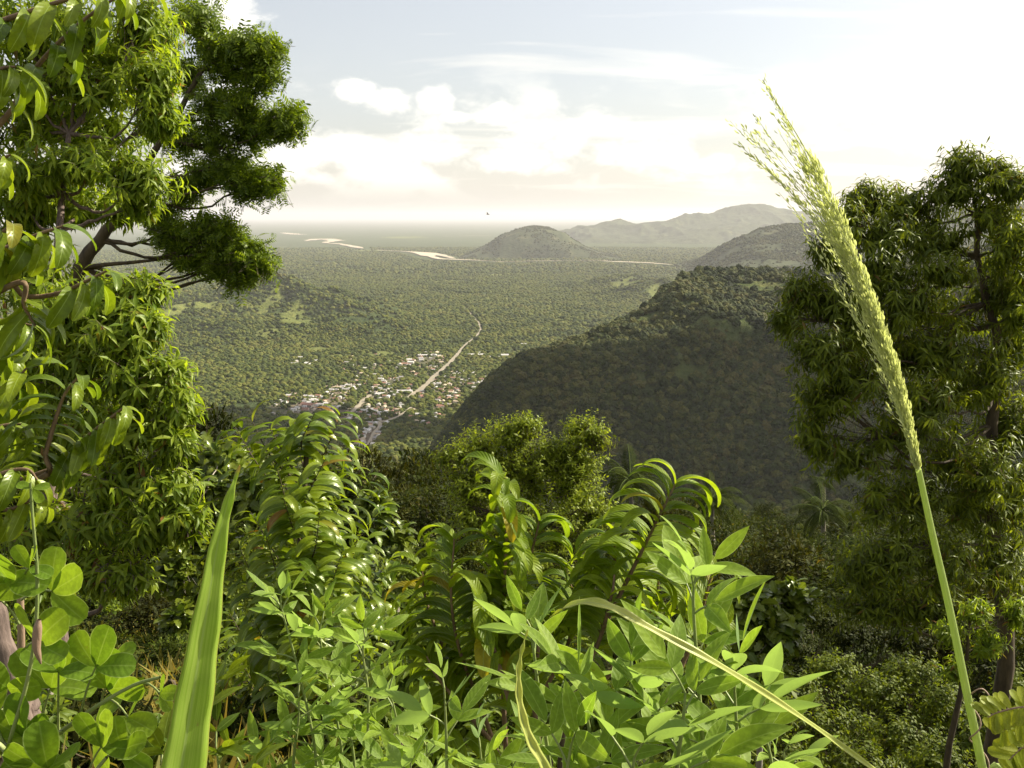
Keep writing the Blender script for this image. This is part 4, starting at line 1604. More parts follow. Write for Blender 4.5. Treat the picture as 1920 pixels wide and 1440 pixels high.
def forest_tree(x, y, s, k, label, group, dz=0.0, cat='tree', name='forest_tree'):
    z = float(hill_z(np.array([x]), np.array([y]))[0])
    t = thing(name, label, cat, (x, y, z + dz), group)
    t.rotation_euler[2] = rng.random() * 6.28
    t.scale = (s * (0.9 + .2 * rng.random()), s * (0.9 + .2 * rng.random()), s * (0.88 + .25 * rng.random()))
    obj('trunk', PROTOS[k][0], t)
    obj('crown', PROTOS[k][1], t)
    return t


kn = {0: 'olive green', 1: 'fresh green', 2: 'brownish green', 3: 'tall green', 4: 'broad olive', 5: 'slender olive', 6: 'low green'}
spots = []
for y0 in np.arange(30, 142, 5.6):
    halfw = 0.60 * y0 + 3
    for x0 in np.arange(-halfw, halfw, 6.2):
        x, y = x0 + rng.normal(0, 1.3), y0 + rng.normal(0, 1.3)
        if -0.36 * y < x < -0.28 * y and y < 34:
            continue
        # the wood thins left of the middle tree so that the town shows over it
        z = float(hill_z(np.array([x]), np.array([y]))[0])
        k = int(rng.choice(7, p=[.22, .18, .14, .10, .16, .12, .08]))
        s = 0.62 + 0.62 * rng.random()
        u, v, _ = proj(np.array([x, y, z + [8, 9, 7, 10, 7.5, 9, 6][k] * s * 0.97]))
        lim = np.interp(u[0], [0, 260, 420, 560, 660, 740, 830, 1130, 1250, 1400, 1600, 1650, 1920],
                        [700, 760, 790, 800, 830, 850, 860, 905, 935, 950, 955, 880, 800])
        if v[0] < lim:
            s *= 0.8
            u, v, _ = proj(np.array([x, y, z + [8, 9, 7, 10, 7.5, 9, 6][k] * s * 0.97]))
            if v[0] < lim:
                s *= 0.75
                u, v, _ = proj(np.array([x, y, z + [8, 9, 7, 10, 7.5, 9, 6][k] * s * 0.97]))
                if v[0] < lim - 4:
                    continue
        spots.append((y, x, s, k, u[0], v[0]))
spots.sort()
spots = spots[:290]
def sector(u):
    for lim, txt in ((330, 'behind the drooping leaved tree'), (430, 'left of the broad grass blade tip'), (540, 'behind the left flank of the glossy tree'), (650, 'behind the glossy tree'),
                     (740, 'right of the glossy tree'), (830, 'left of the twin headed tree'), (1120, 'behind the twin headed tree'), (1215, 'by the dark left palm'), (1300, 'behind the drooping shrub tip'),
                     (1400, 'right of the drooping shrub tip'), (1500, 'left of the dark right palm'), (1600, 'round the dark right palm'), (1720, 'behind the feathery grass head')):
        if u < lim:
            return txt
    return 'behind the big willow leaved tree'


for (y, x, s, k, u, v) in spots:
    far = 'on the brow' if y > 108 else ('high behind the others' if y > 82 else ('half way down' if y > 55 else 'on the near slope'))
    forest_tree(x, y, s, k, f'{"small " if s < 0.8 else ("big " if s > 1.05 else "")}{kn[k]} tree {far}, {sector(u)}', 'forest trees covering the slope below the viewpoint')

# a few trees whose heads stand clear of the wood
def head_tree(u, v, D, s, k, label):
    p = P(u, v, D)
    z = float(hill_z(np.array([p[0]]), np.array([D]))[0])
    Hk = [8, 9, 7, 10, 7.5, 9, 6][k] * 0.98
    t = forest_tree(p[0], D, s, k, label, None)
    t.scale = (s, s, s)
    t.location.z = p[2] - Hk * s
    # stands on the slope: stretch the trunk down to it
    if t.location.z > z:
        tt = t.children[0]
        tt.scale = (1, 1, (Hk * s + (t.location.z - z)) / (Hk * s))
        tt.location = (0, 0, -(t.location.z - z) / s)
    return t


head_tree(385, 742, 38, 0.62, 0, 'small round dark green tree head just right of the bright drooping tree')
head_tree(668, 818, 36, 0.70, 2, 'brown green tree behind the right side of the tall glossy leaved tree')
head_tree(740, 838, 42, 0.9, 2, 'dark brownish tree between the glossy leaved tree and the twin headed tree')
head_tree(800, 834, 48, 0.9, 0, 'olive tree touching the left flank of the twin headed tree')
head_tree(840, 868, 40, 0.8, 4, 'low olive tree under the left flank of the twin headed tree')
head_tree(700, 850, 34, 0.75, 5, 'slender dark tree left of the brownish tree near the town view')
head_tree(790, 890, 33, 0.75, 2, 'brown green bushy tree in front of the olive tree at the centre left')
head_tree(1225, 905, 62, 1.0, 2, 'greyish tree head next to the drooping tips of the corrugated leaved shrub')
head_tree(1310, 955, 60, 1.0, 4, 'broad dark tree head right of the drooping shrub tips')

# ------------------------------------------------------------------ palms
def frond_tpl(n=22, L=1.0, droop=1.5):
    parts = []
    t = np.linspace(0, 1, 9)
    a = 0.0 + droop * t ** 1.3
    y = np.concatenate([[0], np.cumsum(np.cos((a[1:] + a[:-1]) / 2))]) / 8
    z = -np.concatenate([[0], np.cumsum(np.sin((a[1:] + a[:-1]) / 2))]) / 8
    q = np.stack([np.zeros(9), y, z], -1)
    V, Fq = tube(q, [0.014, 0.004], 4)
    parts.append((V, Fq, np.tile([[.5, .5]], (len(V), 1))))
    lf = leaf_tpl(2, 1, 0.11, 0.4, 0.9, 0.6, 0)
    for k in range(n):
        tk = 0.15 + 0.83 * k / (n - 1)
        p = np.array([0, np.interp(tk, t, y), np.interp(tk, t, z)])
        ak = droop * tk ** 1.3
        for s in (-1, 1):
            d = np.array([s * 0.85, 0.5 * cos(ak), -0.5 * sin(ak) - 0.35])
            parts.append(xf(lf, basis(d, np.array([0, sin(ak), cos(ak)]) + 0.0), p, 0.30 * (1 - 0.5 * abs(tk - .45))))
    return merge_tpl(parts)


FRONDS = [mesh_np('frond', *frond_tpl(droop=d_)[:2], M_PALM, uv=frond_tpl(droop=d_)[2]) for d_ in (1.1, 1.6, 2.0)]


def palm(u, v, D, L, label, nf=16):
    top = P(u, v, D)
    z = float(hill_z(np.array([top[0]]), np.array([D]))[0])
    t = thing('coconut_palm', label, 'palm tree', (top[0], D, z), 'coconut palms on the slope')
    h = max(top[2] - z, 3)
    a = Acc(); a.add(tube(curve([(0.6, 0, -1), (0.3, 0, h * .5), (0, 0, h)], 8), [0.22, 0.13], 7))
    obj('trunk', a.mesh('trunk', M_PALE), t)
    for k in range(nf):
        o = obj('frond', FRONDS[k % 3], t)
        o.location = (0, 0, h)
        el_ = 1.25 - 1.5 * (k / nf) + rng.normal(0, .08)
        o.rotation_euler = (el_, 0, k * 2.39996)
        o.scale = (L, L, L)
    return t


palm(1182, 902, 62, 3.0, 'dark coconut palm just right of the twin headed tree')
palm(1542, 958, 85, 3.6, 'dark coconut palm on the brow left of the big willow leaved tree')
palm(1335, 938, 66, 2.6, 'glossy low palm head between the two dark palms')
palm(1545, 905, 88, 1.6, 'thin small palm top above the dark palm on the brow', 9)

# ------------------------------------------------------------------ twin headed tree in the middle
g0 = ground_at(985, 26)
crown_tree('twin_headed_tree', 'light green small leaved tree with two heads in the centre of the view', g0,
           [g0, P(990, 1150, 26), P(985, 1000, 26), P(1000, 880, 26)], 0.22,
           [(850, 850, 25.5, 32, 26), (900, 835, 26, 50, 42), (960, 808, 26, 50, 34), (985, 790, 26, 30, 20), (925, 905, 25.5, 80, 60), (1000, 880, 26, 60, 60),
            (1060, 850, 26, 40, 40), (1092, 800, 26, 38, 28), (1085, 850, 26, 45, 50), (1118, 815, 26, 18, 20), (1030, 850, 26, 40, 40), (960, 860, 26, 60, 40), (1060, 900, 26, 60, 50), (880, 900, 25.5, 50, 40), (1095, 920, 25.5, 45, 60), (1050, 985, 25, 75, 65),
            (960, 985, 25, 80, 60), (1010, 1050, 24.5, 90, 50), (1120, 960, 25.5, 35, 40), (880, 960, 25, 45, 50)],
           'small', T_SMALLLO, M_TWIN, M_BARK, 0.15, 13, 120, 0.7, fine=T_SMALL, rscale=1.3, rough=0.6, grav=0.25, limit=300, minpx=9, shell=0.45, up=0.6, lower=0.6)

# bushy trees low on the right: fine leaves
for (lab, D, cls, seed) in [
    ('fine leaved bright bush at the lower right left of the thick grass stalk', 17, [(1500, 1290, 17, 80, 40), (1560, 1250, 17.5, 70, 40), (1440, 1340, 16.5, 80, 50), (1540, 1360, 16, 100, 60), (1460, 1420, 15.5, 100, 50)], 1),
    ('fine leaved bush behind the foot of the thick grass stalk', 18, [(1640, 1290, 18, 80, 45), (1710, 1260, 18.5, 70, 45), (1680, 1370, 17, 100, 60), (1770, 1320, 17.5, 70, 60), (1620, 1430, 16, 100, 50)], 2),
    ('leafy bush at the bottom right corner under the willow leaved tree', 14, [(1760, 1420, 14, 80, 50), (1850, 1380, 14.5, 70, 60), (1900, 1290, 15, 50, 60)], 3),
    ('olive bush above the fine leaved bushes under the dark crown', 24, [(1480, 1210, 24, 60, 35), (1600, 1190, 24, 70, 35), (1540, 1160, 25, 60, 30), (1700, 1190, 24, 70, 40)], 4),
]:
    u0 = cls[0][0] + 40
    g0 = ground_at(u0, D)
    crown_tree('bush', lab, g0, [g0, g0 + [0.1, 0, 0.9], g0 + [0.2, 0.1, 1.8]], 0.09, cls, 'small_b', T_SMALL, M_SMALL if seed != 4 else M_FOR, M_BARK,
               0.11 if seed < 4 else 0.13, 12, 95, 0.35, grav=0.3, limit=0, cat='bush', up=0.6, lower=0.5)

# ------------------------------------------------------------------ big willow leaved tree on the right
g0 = ground_at(1895, 13)
W = 13
crown_tree('willow_leaved_tree', 'tall dark tree with narrow drooping leaves filling the right side', g0,
           [g0, P(1885, 1250, W), P(1862, 1020, W), P(1860, 800, W), P(1872, 660, W), P(1840, 520, W), P(1832, 400, W)], 0.13,
           [(1810, 300, W, 45, 32), (1868, 320, W, 34, 30), (1790, 345, W, 50, 35), (1700, 375, W, 70, 36), (1620, 362, W, 45, 30), (1585, 405, 12.6, 40, 38), (1870, 395, W, 60, 50),
            (1665, 430, 12.6, 70, 40), (1750, 440, 12.8, 80, 46), (1560, 465, 12.4, 42, 40), (1650, 500, 12.4, 70, 46), (1700, 555, 12.2, 70, 50), (1500, 540, 12.4, 40, 34),
            (1480, 590, 12.2, 26, 20), (1560, 560, 12.4, 60, 44), (1620, 610, 12.2, 70, 50), (1540, 650, 11.8, 62, 46, 1.3), (1600, 700, 12, 80, 60), (1540, 745, 12.2, 60, 60, .8),
            (1700, 660, 12.6, 80, 70), (1780, 580, 13.4, 70, 60, .7), (1870, 520, 13.2, 60, 60), (1900, 640, 13.2, 50, 70), (1800, 700, 13.4, 80, 70, .8), (1530, 820, 12.2, 45, 45, .55),
            (1600, 850, 12.2, 60, 50, .6), (1690, 800, 12.4, 80, 70, .9), (1780, 840, 12.8, 80, 70), (1880, 800, 13.2, 60, 80), (1650, 930, 12.2, 50, 60, .6), (1720, 930, 12.4, 80, 70),
            (1820, 940, 12.8, 80, 70), (1900, 930, 13, 50, 80), (1680, 1030, 12.2, 80, 60), (1620, 1060, 12.4, 60, 60), (1770, 1040, 12.4, 90, 60), (1870, 1060, 12.8, 70, 70), (1640, 1130, 12.4, 80, 50),
            (1740, 1130, 12.2, 90, 50), (1900, 440, 12.4, 50, 70), (1910, 560, 12.6, 50, 70), (1860, 700, 12.6, 60, 70), (1780, 500, 12.2, 60, 36, .6), (1770, 640, 12.4, 80, 60), (1900, 340, 12.6, 40, 30), (1940, 500, 13, 60, 120), (1940, 800, 13, 60, 120), (1730, 750, 12, 80, 60), (1850, 880, 12.2, 70, 70)],
           'willow', T_WILLLO, M_DARKT, M_BARK, 0.20, 15, 72, 0.40, ang=1.0, grav=0.75, limit=300, minpx=12, limb_r=0.28, fine=T_WILL, rscale=1.36, rough=0.8, shell=0.4, up=0.3, lower=0.7, jit=0.22)
# brighter small tree in front of its trunk
g0 = ground_at(1810, 11)
crown_tree('young_tree', 'young bright leaved tree in front of the dark trunk on the right', g0, [g0, P(1800, 1300, 11), P(1820, 1150, 11)], 0.05,
           [(1830, 1140, 11, 40, 30), (1780, 1180, 11, 45, 40), (1850, 1200, 11, 50, 50), (1905, 1150, 11, 30, 40), (1790, 1250, 11, 40, 30, .7)],
           'young', T_WILL, M_MANGO, M_BARK, 0.15, 12, 34, 0.25, grav=0.55, limit=140, minpx=9)

# ------------------------------------------------------------------ drooping leaved tree on the left (two storeys of crown)
W = 7.0
g0 = ground_at(70, 7.4)
crown_tree('drooping_leaved_tree', 'large bright green tree with long drooping leaves down the left side', g0,
           [g0, P(105, 1180, 7.3), P(100, 1000, 7.5), P(90, 800, 7.6), P(100, 600, 7.8), P(110, 430, 8.2), P(130, 250, 8.6)], 0.085,
           [(40, 40, 8.6, 80, 60), (150, 40, 8.8, 80, 55), (265, 40, 8.8, 55, 50), (60, 150, 8.6, 90, 60), (180, 150, 8.6, 85, 50), (290, 150, 8.4, 46, 60), (300, 215, 8.4, 34, 30),
            (70, 310, 8.2, 90, 46), (170, 300, 8.2, 80, 42), (255, 320, 8.0, 55, 40), (50, 380, 8.4, 60, 36, .8), (150, 380, 8.6, 70, 36, .8), (260, 370, 8.2, 30, 26, .6),
            (60, 230, 9.0, 90, 60), (200, 240, 9.2, 60, 40, .7),
            (265, 535, 7.2, 38, 24), (200, 550, 7.2, 70, 38), (110, 590, 7.2, 80, 60), (220, 610, 7.0, 75, 46), (275, 600, 7.0, 30, 26), (60, 520, 7.6, 60, 40, .7),
            (310, 690, 6.9, 34, 34), (245, 690, 6.9, 66, 52), (150, 690, 7.1, 85, 60), (330, 755, 6.8, 34, 38), (260, 780, 6.8, 66, 50), (160, 800, 7.0, 80, 60), (60, 700, 7.3, 80, 70),
            (320, 820, 6.7, 30, 24), (240, 880, 6.7, 70, 46), (310, 900, 6.6, 46, 34), (350, 960, 6.5, 30, 26), (290, 970, 6.5, 56, 40), (190, 960, 6.7, 80, 50), (70, 850, 7.1, 80, 70),
            (90, 980, 6.9, 80, 60), (235, 1065, 6.4, 46, 24), (180, 1060, 6.5, 50, 36), (60, 1090, 7.0, 70, 40), (-60, 300, 8.8, 80, 120), (-60, 700, 7.4, 80, 120), (120, 95, 9.2, 90, 60), (120, 210, 9.4, 90, 60), (230, 110, 9.2, 60, 60), (120, 345, 9.2, 110, 50), (20, 440, 8.6, 60, 50), (230, 380, 8.8, 50, 30, .6)],
           'mango', T_MANGOLO, M_MANGO, M_BARKP, 0.165, 12, 70, 0.24, fine=T_MANGO, rscale=1.35, rough=0.95, ang=1.05, grav=0.70, limit=300, minpx=12, limb_r=0.4, shell=0.5, up=0.45, lower=0.5, depth=1.0, jit=0.2)

# ------------------------------------------------------------------ feather leaved tree behind it, reaching to the right
W = 11.0
g0 = ground_at(60, 11.5)
crown_tree('feather_leaved_tree', 'dark tree with small feathery leaves reaching right over the plain at the upper left', g0,
           [g0, P(80, 900, 11.4), P(120, 640, 11.2), P(150, 505, 11), P(185, 450, 11), P(215, 415, 11), P(232, 375, 11), P(280, 300, 11), P(330, 220, 11), P(380, 130, 11)], 0.10,
           [(365, 20, 11, 50, 28), (400, 75, 11, 55, 30), (460, 75, 10.8, 52, 22), (500, 85, 10.8, 26, 18), (430, 120, 11, 62, 24), (490, 130, 10.8, 34, 18), (350, 130, 11.2, 50, 40),
            (400, 190, 11, 62, 20), (455, 185, 10.8, 40, 18), (520, 225, 10.8, 40, 18), (540, 215, 10.7, 26, 12), (470, 235, 11, 50, 20), (400, 250, 11, 60, 26), (340, 250, 11.2, 40, 40),
            (430, 300, 11, 60, 24), (500, 330, 10.8, 32, 14), (460, 335, 10.9, 50, 20), (380, 320, 11.2, 55, 30), (340, 350, 11.2, 40, 24), (320, 430, 11, 40, 18), (300, 400, 11.2, 40, 18),
            (380, 420, 10.9, 40, 22), (420, 430, 10.8, 40, 22), (455, 465, 10.7, 42, 22), (400, 480, 10.8, 38, 20), (350, 470, 10.9, 32, 14), (480, 485, 10.7, 20, 14), (440, 500, 10.8, 30, 10),
            (300, 60, 11.4, 60, 60, .7), (300, 200, 11.4, 50, 60, .7)],
           'pinnate', T_PINNLO, M_PINN, M_BARK, 0.20, 6, 34, 0.38, fine=T_PINN, rscale=1.25, rough=1.0, mode='spiral', ang=1.0, grav=0.22, limit=300, minpx=12, limb_r=0.30, shell=0.3, up=0.25, lower=0.6, depth=1.1, jit=0.2)

# ------------------------------------------------------------------ breadfruit like trees with lobed leaves
for (lab, D, cls) in [
    ('lobed leaved tree with pale twisted branches left of the tall glossy leaved tree', 15,
     [(330, 860, 16, 70, 40), (420, 850, 16, 60, 45), (300, 930, 15, 60, 40), (400, 930, 15, 70, 50), (480, 920, 15, 50, 60), (380, 1010, 14.5, 70, 50), (460, 1030, 14.5, 60, 50),
      (330, 1060, 14, 40, 40), (400, 1110, 14, 60, 50), (340, 1170, 13.5, 40, 50), (430, 1190, 13.5, 50, 50)]),
    ('lobed leaved sapling with bare white twigs right of the pale pea shrub', 12,
     [(1400, 1130, 12, 46, 40), (1450, 1180, 12, 46, 40), (1390, 1220, 12, 40, 40), (1480, 1120, 12.5, 40, 36), (1440, 1260, 11.5, 50, 30)]),
    ('lobed leaved branch tips between the glossy leaved tree and the brownish tree', 15,
     [(700, 940, 15, 36, 24), (740, 1010, 15, 40, 34), (720, 1080, 14.5, 44, 40), (690, 1160, 14, 50, 40)])]:
    g0 = ground_at(cls[0][0] + 20, D)
    top = P(np.mean([c[0] for c in cls]), min(c[1] for c in cls) + 60, D)
    pl = crown_tree('lobed_leaf_tree', lab, g0, [g0, (g0 + top) / 2 + [0.15, 0, 0], top], 0.085, cls, 'bread', T_BREAD, M_BREAD, M_PALE, 0.32, 7, 34, 0.5,
                    ang=0.9, grav=0.25, limit=160, minpx=14, up=0.7, lower=0.4, jit=0.25)

# ------------------------------------------------------------------ tall glossy leaved tree, centre left
W = 6.0
g0 = ground_at(560, W)
pl = Plant('glossy_leaved_tree', 'tall dark glossy leaved tree with arching leaf rows left of centre', 'tree', g0)
tr = curve([g0, P(558, 1440, W), P(556, 1280, W), P(560, 1130, W), P(566, 980, W), P(574, 860, W), P(580, 800, W)], 24)
pl.stem('trunk', tr, [0.07, 0.05, 0.03, 0.02, 0.012], M_BARK, 9)
tips = [(470, 785, .1), (505, 800, -.2), (545, 800, .2), (590, 775, -.3), (640, 775, 0), (650, 830, .3), (440, 800, 0), (690, 890, 0), (660, 880, .4), (520, 880, -.4), (610, 860, -.5), (500, 840, .4),
        (640, 940, -.3), (470, 960, .3), (530, 930, -.6), (600, 960, -.6), (715, 950, .2), (690, 1010, -.3), (450, 1030, 0), (500, 1010, -.5), (740, 1040, .2), (640, 1040, -.6), (560, 1050, -.7),
        (460, 1090, -.2), (520, 1110, -.6), (735, 1090, 0), (700, 1110, -.4), (620, 1120, -.7), (430, 1150, .2), (480, 1170, -.5), (570, 1180, -.8), (680, 1180, -.5), (740, 1150, .1), (450, 1240, 0),
        (520, 1260, -.6), (600, 1270, -.7), (690, 1260, -.5), (420, 1210, .2), (480, 1330, -.3), (560, 1360, -.5), (640, 1350, -.5), (430, 1400, 0), (720, 1330, -.2)]
for (u, v, dd) in tips:
    tip = P(u, v, W + dd)
    # leaves the trunk lower down
    dv = 60 + 0.75 * abs(u - 568)
    zs = P(566, min(v + dv, 1430), W)[2]
    i = int(np.argmin(np.abs(tr[:, 2] - zs)))
    p0 = tr[i]
    L_ = np.linalg.norm(tip - p0)
    mid = (p0 + tip) / 2 + np.array([0, 0, -0.10 * L_]) + rng.normal(0, .03, 3)
    sh = curve([p0, mid, tip], 10)
    pl.twig(sh, [0.009, 0.005, 0.0018], 5)
    pl.leaves('gloss', *shoot_leaves(sh, max(12, int(12 + L_ * 14)), 0.205, 'row', 1.0, 0.22, 0.2, jit=0.16, grow=(0.9, 1.05, 0.85), upmix=0.9))
pl.finish('gloss', T_GLOSSL, M_GLOSS, 300, M_BARK, T_GLOSS)

# ------------------------------------------------------------------ branches of a near glossy leaved tree reaching in from the left edge
Dn = 2.4
g0 = ground_at(-420, 2.2)
pl = Plant('glossy_leaved_branches', 'near tree at the left edge with big glossy leaves in arching rows', 'tree', g0)
trk = curve([g0, P(-330, 1300, 2.3), P(-260, 900, 2.4), P(-220, 500, 2.4), P(-180, 150, 2.5), P(-120, -120, 2.5)], 20)
pl.stem('trunk', trk, [0.04, 0.03, 0.02, 0.012], M_TWIG, 8)


def near_branch(px, n, L, t0=0.3, rad=0.006, D=Dn, mode='row', ang=1.15, grav=0.5, roll=None, dd=0.0, upm=0.8, grow=(0.9, 1.0, 0.8)):
    pts = [P(u, v, D + dd * k / max(1, len(px) - 1)) for k, (u, v) in enumerate(px)]
    i = int(np.argmin(np.linalg.norm(trk - pts[0], axis=1)))
    sh = curve(pts, 16)
    full = curve([trk[max(0, i - 2)]] + pts, 20)
    b = Acc(); b.add(tube(full, [rad * 1.6, rad, rad * 0.45], 6))
    pl.part('branch', b, M_TWIG)
    pl.leaves('near', *shoot_leaves(sh, n + 2, L * 0.88, mode, ang, grav, t0, roll, 0.13, grow, upm))


near_branch([(0, 232), (50, 150), (110, 80), (180, 20), (260, -30)], 12, 0.155, 0.05, D=2.5)
near_branch([(-40, 60), (60, 20), (160, -10), (230, -20)], 9, 0.15, 0.2, D=2.4)
near_branch([(-60, 160), (0, 130), (30, 125)], 6, 0.14, 0.3, D=2.3)
near_branch([(-60, 500), (20, 462), (70, 440), (118, 424)], 10, 0.165, 0.25, D=2.3)
near_branch([(-60, 480), (0, 440), (20, 420)], 7, 0.16, 0.2, D=2.2)
near_branch([(-30, 490), (40, 552), (110, 550), (160, 528), (200, 508)], 5, 0.155, 0.72, D=2.3)
near_branch([(20, 535), (45, 575), (66, 612)], 5, 0.16, 0.35, D=2.25)
near_branch([(-60, 620), (0, 600), (60, 610)], 8, 0.16, 0.2, D=2.4)
near_branch([(-60, 760), (20, 720), (50, 690)], 8, 0.16, 0.2, D=2.4)
near_branch([(60, 905), (85, 850), (103, 790), (122, 738), (148, 706)], 19, 0.135, 0.15, D=2.3, grav=0.3, ang=1.2)
near_branch([(100, 880), (150, 830), (200, 790), (235, 762)], 15, 0.13, 0.25, D=2.35, grav=0.6)
near_branch([(-50, 830), (0, 800), (40, 795)], 9, 0.14, 0.2, D=2.3)
near_branch([(-60, 930), (0, 890), (50, 880), (70, 900)], 9, 0.14, 0.2, D=2.2)
near_branch([(-60, 960), (20, 955), (70, 930)], 7, 0.13, 0.2, D=2.3)
near_branch([(-60, 700), (0, 660), (30, 650)], 8, 0.15, 0.2, D=2.5)
near_branch([(-60, 330), (0, 300), (20, 290)], 6, 0.15, 0.2, D=2.6)
pl.finish('near', T_GLOSS, M_GLOSS, 300, M_TWIG)

# ------------------------------------------------------------------ shrub with corrugated drooping leaves, centre
g0 = ground_at(980, 3.1)
pl = Plant('corrugated_leaved_shrub', 'shrub with corrugated drooping leaves on upright shoots in the centre foreground', 'shrub', g0)
shoots = [
    ([(950, 1440), (942, 1250), (946, 1100), (950, 980), (940, 890)], 3.0, 34, 0.17, 0.34),
    ([(948, 1240), (965, 1130), (990, 1060), (1012, 975)], 3.0, 20, 0.175, 0.30),
    ([(935, 1420), (900, 1320), (862, 1220), (846, 1120), (852, 1010)], 2.9, 30, 0.18, 0.22),
    ([(1080, 1290), (1120, 1200), (1150, 1090), (1152, 1000)], 3.0, 20, 0.165, 0.30),
    ([(1100, 1240), (1150, 1140), (1205, 1030), (1240, 960), (1268, 905)], 2.9, 24, 0.185, 0.35),
    ([(1060, 1320), (1120, 1210), (1146, 1120), (1152, 1078)], 2.8, 14, 0.165, 0.35),
    ([(1240, 1330), (1300, 1200), (1325, 1110), (1338, 1064)], 3.1, 14, 0.15, 0.45),
    ([(960, 1330), (930, 1230), (905, 1160), (898, 1120)], 2.8, 12, 0.16, 0.35),
    ([(1000, 1330), (1060, 1220), (1080, 1140), (1068, 1090)], 3.05, 14, 0.16, 0.35),
    ([(930, 1400), (870, 1330), (820, 1270), (800, 1230)], 2.9, 14, 0.15, 0.35),
    ([(1010, 1400), (1000, 1290), (1010, 1210), (1000, 1170)], 2.8, 10, 0.15, 0.4),
    ([(950, 1440), (890, 1400), (840, 1380), (800, 1330)], 2.9, 12, 0.15, 0.35),
    ([(900, 1330), (840, 1230), (800, 1130), (790, 1060)], 3.1, 18, 0.16, 0.3),
    ([(1130, 1280), (1200, 1180), (1230, 1120), (1235, 1080)], 3.1, 12, 0.15, 0.4),
]
for px, D, n, L, t0 in shoots:
    pts = curve([P(u, v, D + rng.normal(0, .03)) for u, v in px], 18)
    b = Acc(); b.add(tube(pts, [0.009, 0.006, 0.003], 6))
    pl.part('stem', b, M_TWIG)
    pl.leaves('ann', *shoot_leaves(pts, int(n * 1.7), L * 1.15, 'row', 0.85, 0.0, t0, rng.normal(0, .5), 0.13, (0.95, 1.05, 0.80), 1.0))
for (u, v) in [(950, 1440), (935, 1420), (1010, 1400), (1080, 1290), (1240, 1330), (1060, 1320)]:
    b = Acc(); b.add(tube(curve([g0, (g0 + P(u, v, 3.0)) / 2 + rng.normal(0, .04, 3), P(u, v, 3.0)], 10), [0.016, 0.009], 6))
    pl.part('stem', b, M_BARK)
pl.finish('ann', T_ANN, M_ANNONA, 300, M_TWIG)


# ------------------------------------------------------------------ pale trifoliate pea shrubs in the foreground
def trifoliate(pl, key, p, ax, out, Lf, pet, pmat_r=0.0016, spread=0.85, lift=0.5):
    """petiole with three leaflets"""
    d = nrm(ax * lift + out)
    tip = p + d * pet
    pl.twig(np.array([p, (p + tip) / 2 + np.array([0, 0, pet * .06]), tip]), [pmat_r * 1.2, pmat_r], 4)
    side = nrm(np.cross(d, np.array([0, 0, 1.0]) + 0.3 * rng.normal(0, 1, 3)))
    up = nrm(np.cross(side, d)) + rng.normal(0, .22, 3)
    if up[2] < 0:
        up = -up
    for s, k in ((0, 1.0), (-1, 0.86), (1, 0.86)):
        dl = nrm(d * cos(spread * abs(s)) + side * s * sin(spread) + rng.normal(0, .10, 3))
        b = basis(dl[None], (up + rng.normal(0, .22, 3))[None])
        q = tip + d * (0.018 if s == 0 else 0.0)
        pl.leaves(key, q[None], b, np.array([Lf * k * (0.85 + .3 * rng.random())]))


def pea_stem(pl, key, px, D, n, Lf, pet, t0=0.12, rad=0.0035, mat=None, lift=0.7, dd=0.0, root=None, endsize=0.65):
    pts = curve([P(u, v, D + dd * k) for k, (u, v) in enumerate(px)], 18)
    if root is not None:
        full = np.vstack([curve([root, (root + pts[0]) / 2 + rng.normal(0, .02, 3), pts[0]], 6)[:-1], pts])
    else:
        full = pts
    b = Acc(); b.add(tube(full, [rad * 1.3, rad, rad * 0.5], 6))
    pl.part('stem', b, mat or M_STEM)
    T = nrm(np.gradient(pts, axis=0))
    ph = rng.random() * 6.28
    for k in range(n):
        t = t0 + (1 - t0) * k / max(1, n - 1)
        i = min(int(t * (len(pts) - 1)), len(pts) - 1)
        ax = T[i]
        a = nrm(np.cross(ax, [0.3, 1, 0.1]))
        c = np.cross(ax, a)
        o = a * cos(ph + k * 2.4) + c * sin(ph + k * 2.4) * 0.75
        lf = lift + 0.9 * max(0, t - 0.7) / 0.3
        sz = 1.0 - (1 - endsize) * max(0, t - 0.7) / 0.3
        trifoliate(pl, key, pts[i], ax, o, Lf * sz, pet * (0.7 + .6 * rng.random()) * sz, lift=lf)


g0 = ground_at(1200, 1.5)
pl = Plant('pale_pea_shrub', 'pale green pea shrub with large pointed leaflets at the bottom right of centre', 'shrub', g0)
pea_stem(pl, 'pea', [(1325, 1560), (1318, 1400), (1308, 1260), (1300, 1130), (1305, 1075)], 1.45, 13, 0.112, 0.035, root=g0)
pea_stem(pl, 'pea', [(1380, 1560), (1385, 1440), (1380, 1340), (1375, 1260)], 1.40, 8, 0.115, 0.045, root=g0, endsize=.9)
pea_stem(pl, 'pea', [(1240, 1560), (1225, 1440), (1200, 1350), (1180, 1270)], 1.42, 8, 0.105, 0.04, root=g0, endsize=.9)
pea_stem(pl, 'pea', [(1130, 1560), (1115, 1440), (1100, 1340), (1080, 1270)], 1.40, 8, 0.100, 0.04, root=g0, endsize=.9)
pea_stem(pl, 'pea', [(1040, 1560), (1030, 1430), (1012, 1310), (1000, 1215), (996, 1180)], 1.50, 10, 0.098, 0.03, root=g0)
pea_stem(pl, 'pea', [(1270, 1560), (1270, 1440), (1280, 1360), (1285, 1300)], 1.32, 6, 0.11, 0.045, root=g0, endsize=.95)
pea_stem(pl, 'pea', [(1440, 1580), (1450, 1470), (1440, 1400), (1420, 1350)], 1.5, 6, 0.11, 0.05, root=g0, endsize=.9)
pea_stem(pl, 'pea', [(1160, 1580), (1180, 1480), (1190, 1420)], 1.25, 5, 0.10, 0.05, root=g0, endsize=.9)
pea_stem(pl, 'pea', [(1060, 1580), (1060, 1480), (1070, 1400)], 1.3, 5, 0.10, 0.05, root=g0, endsize=.9)
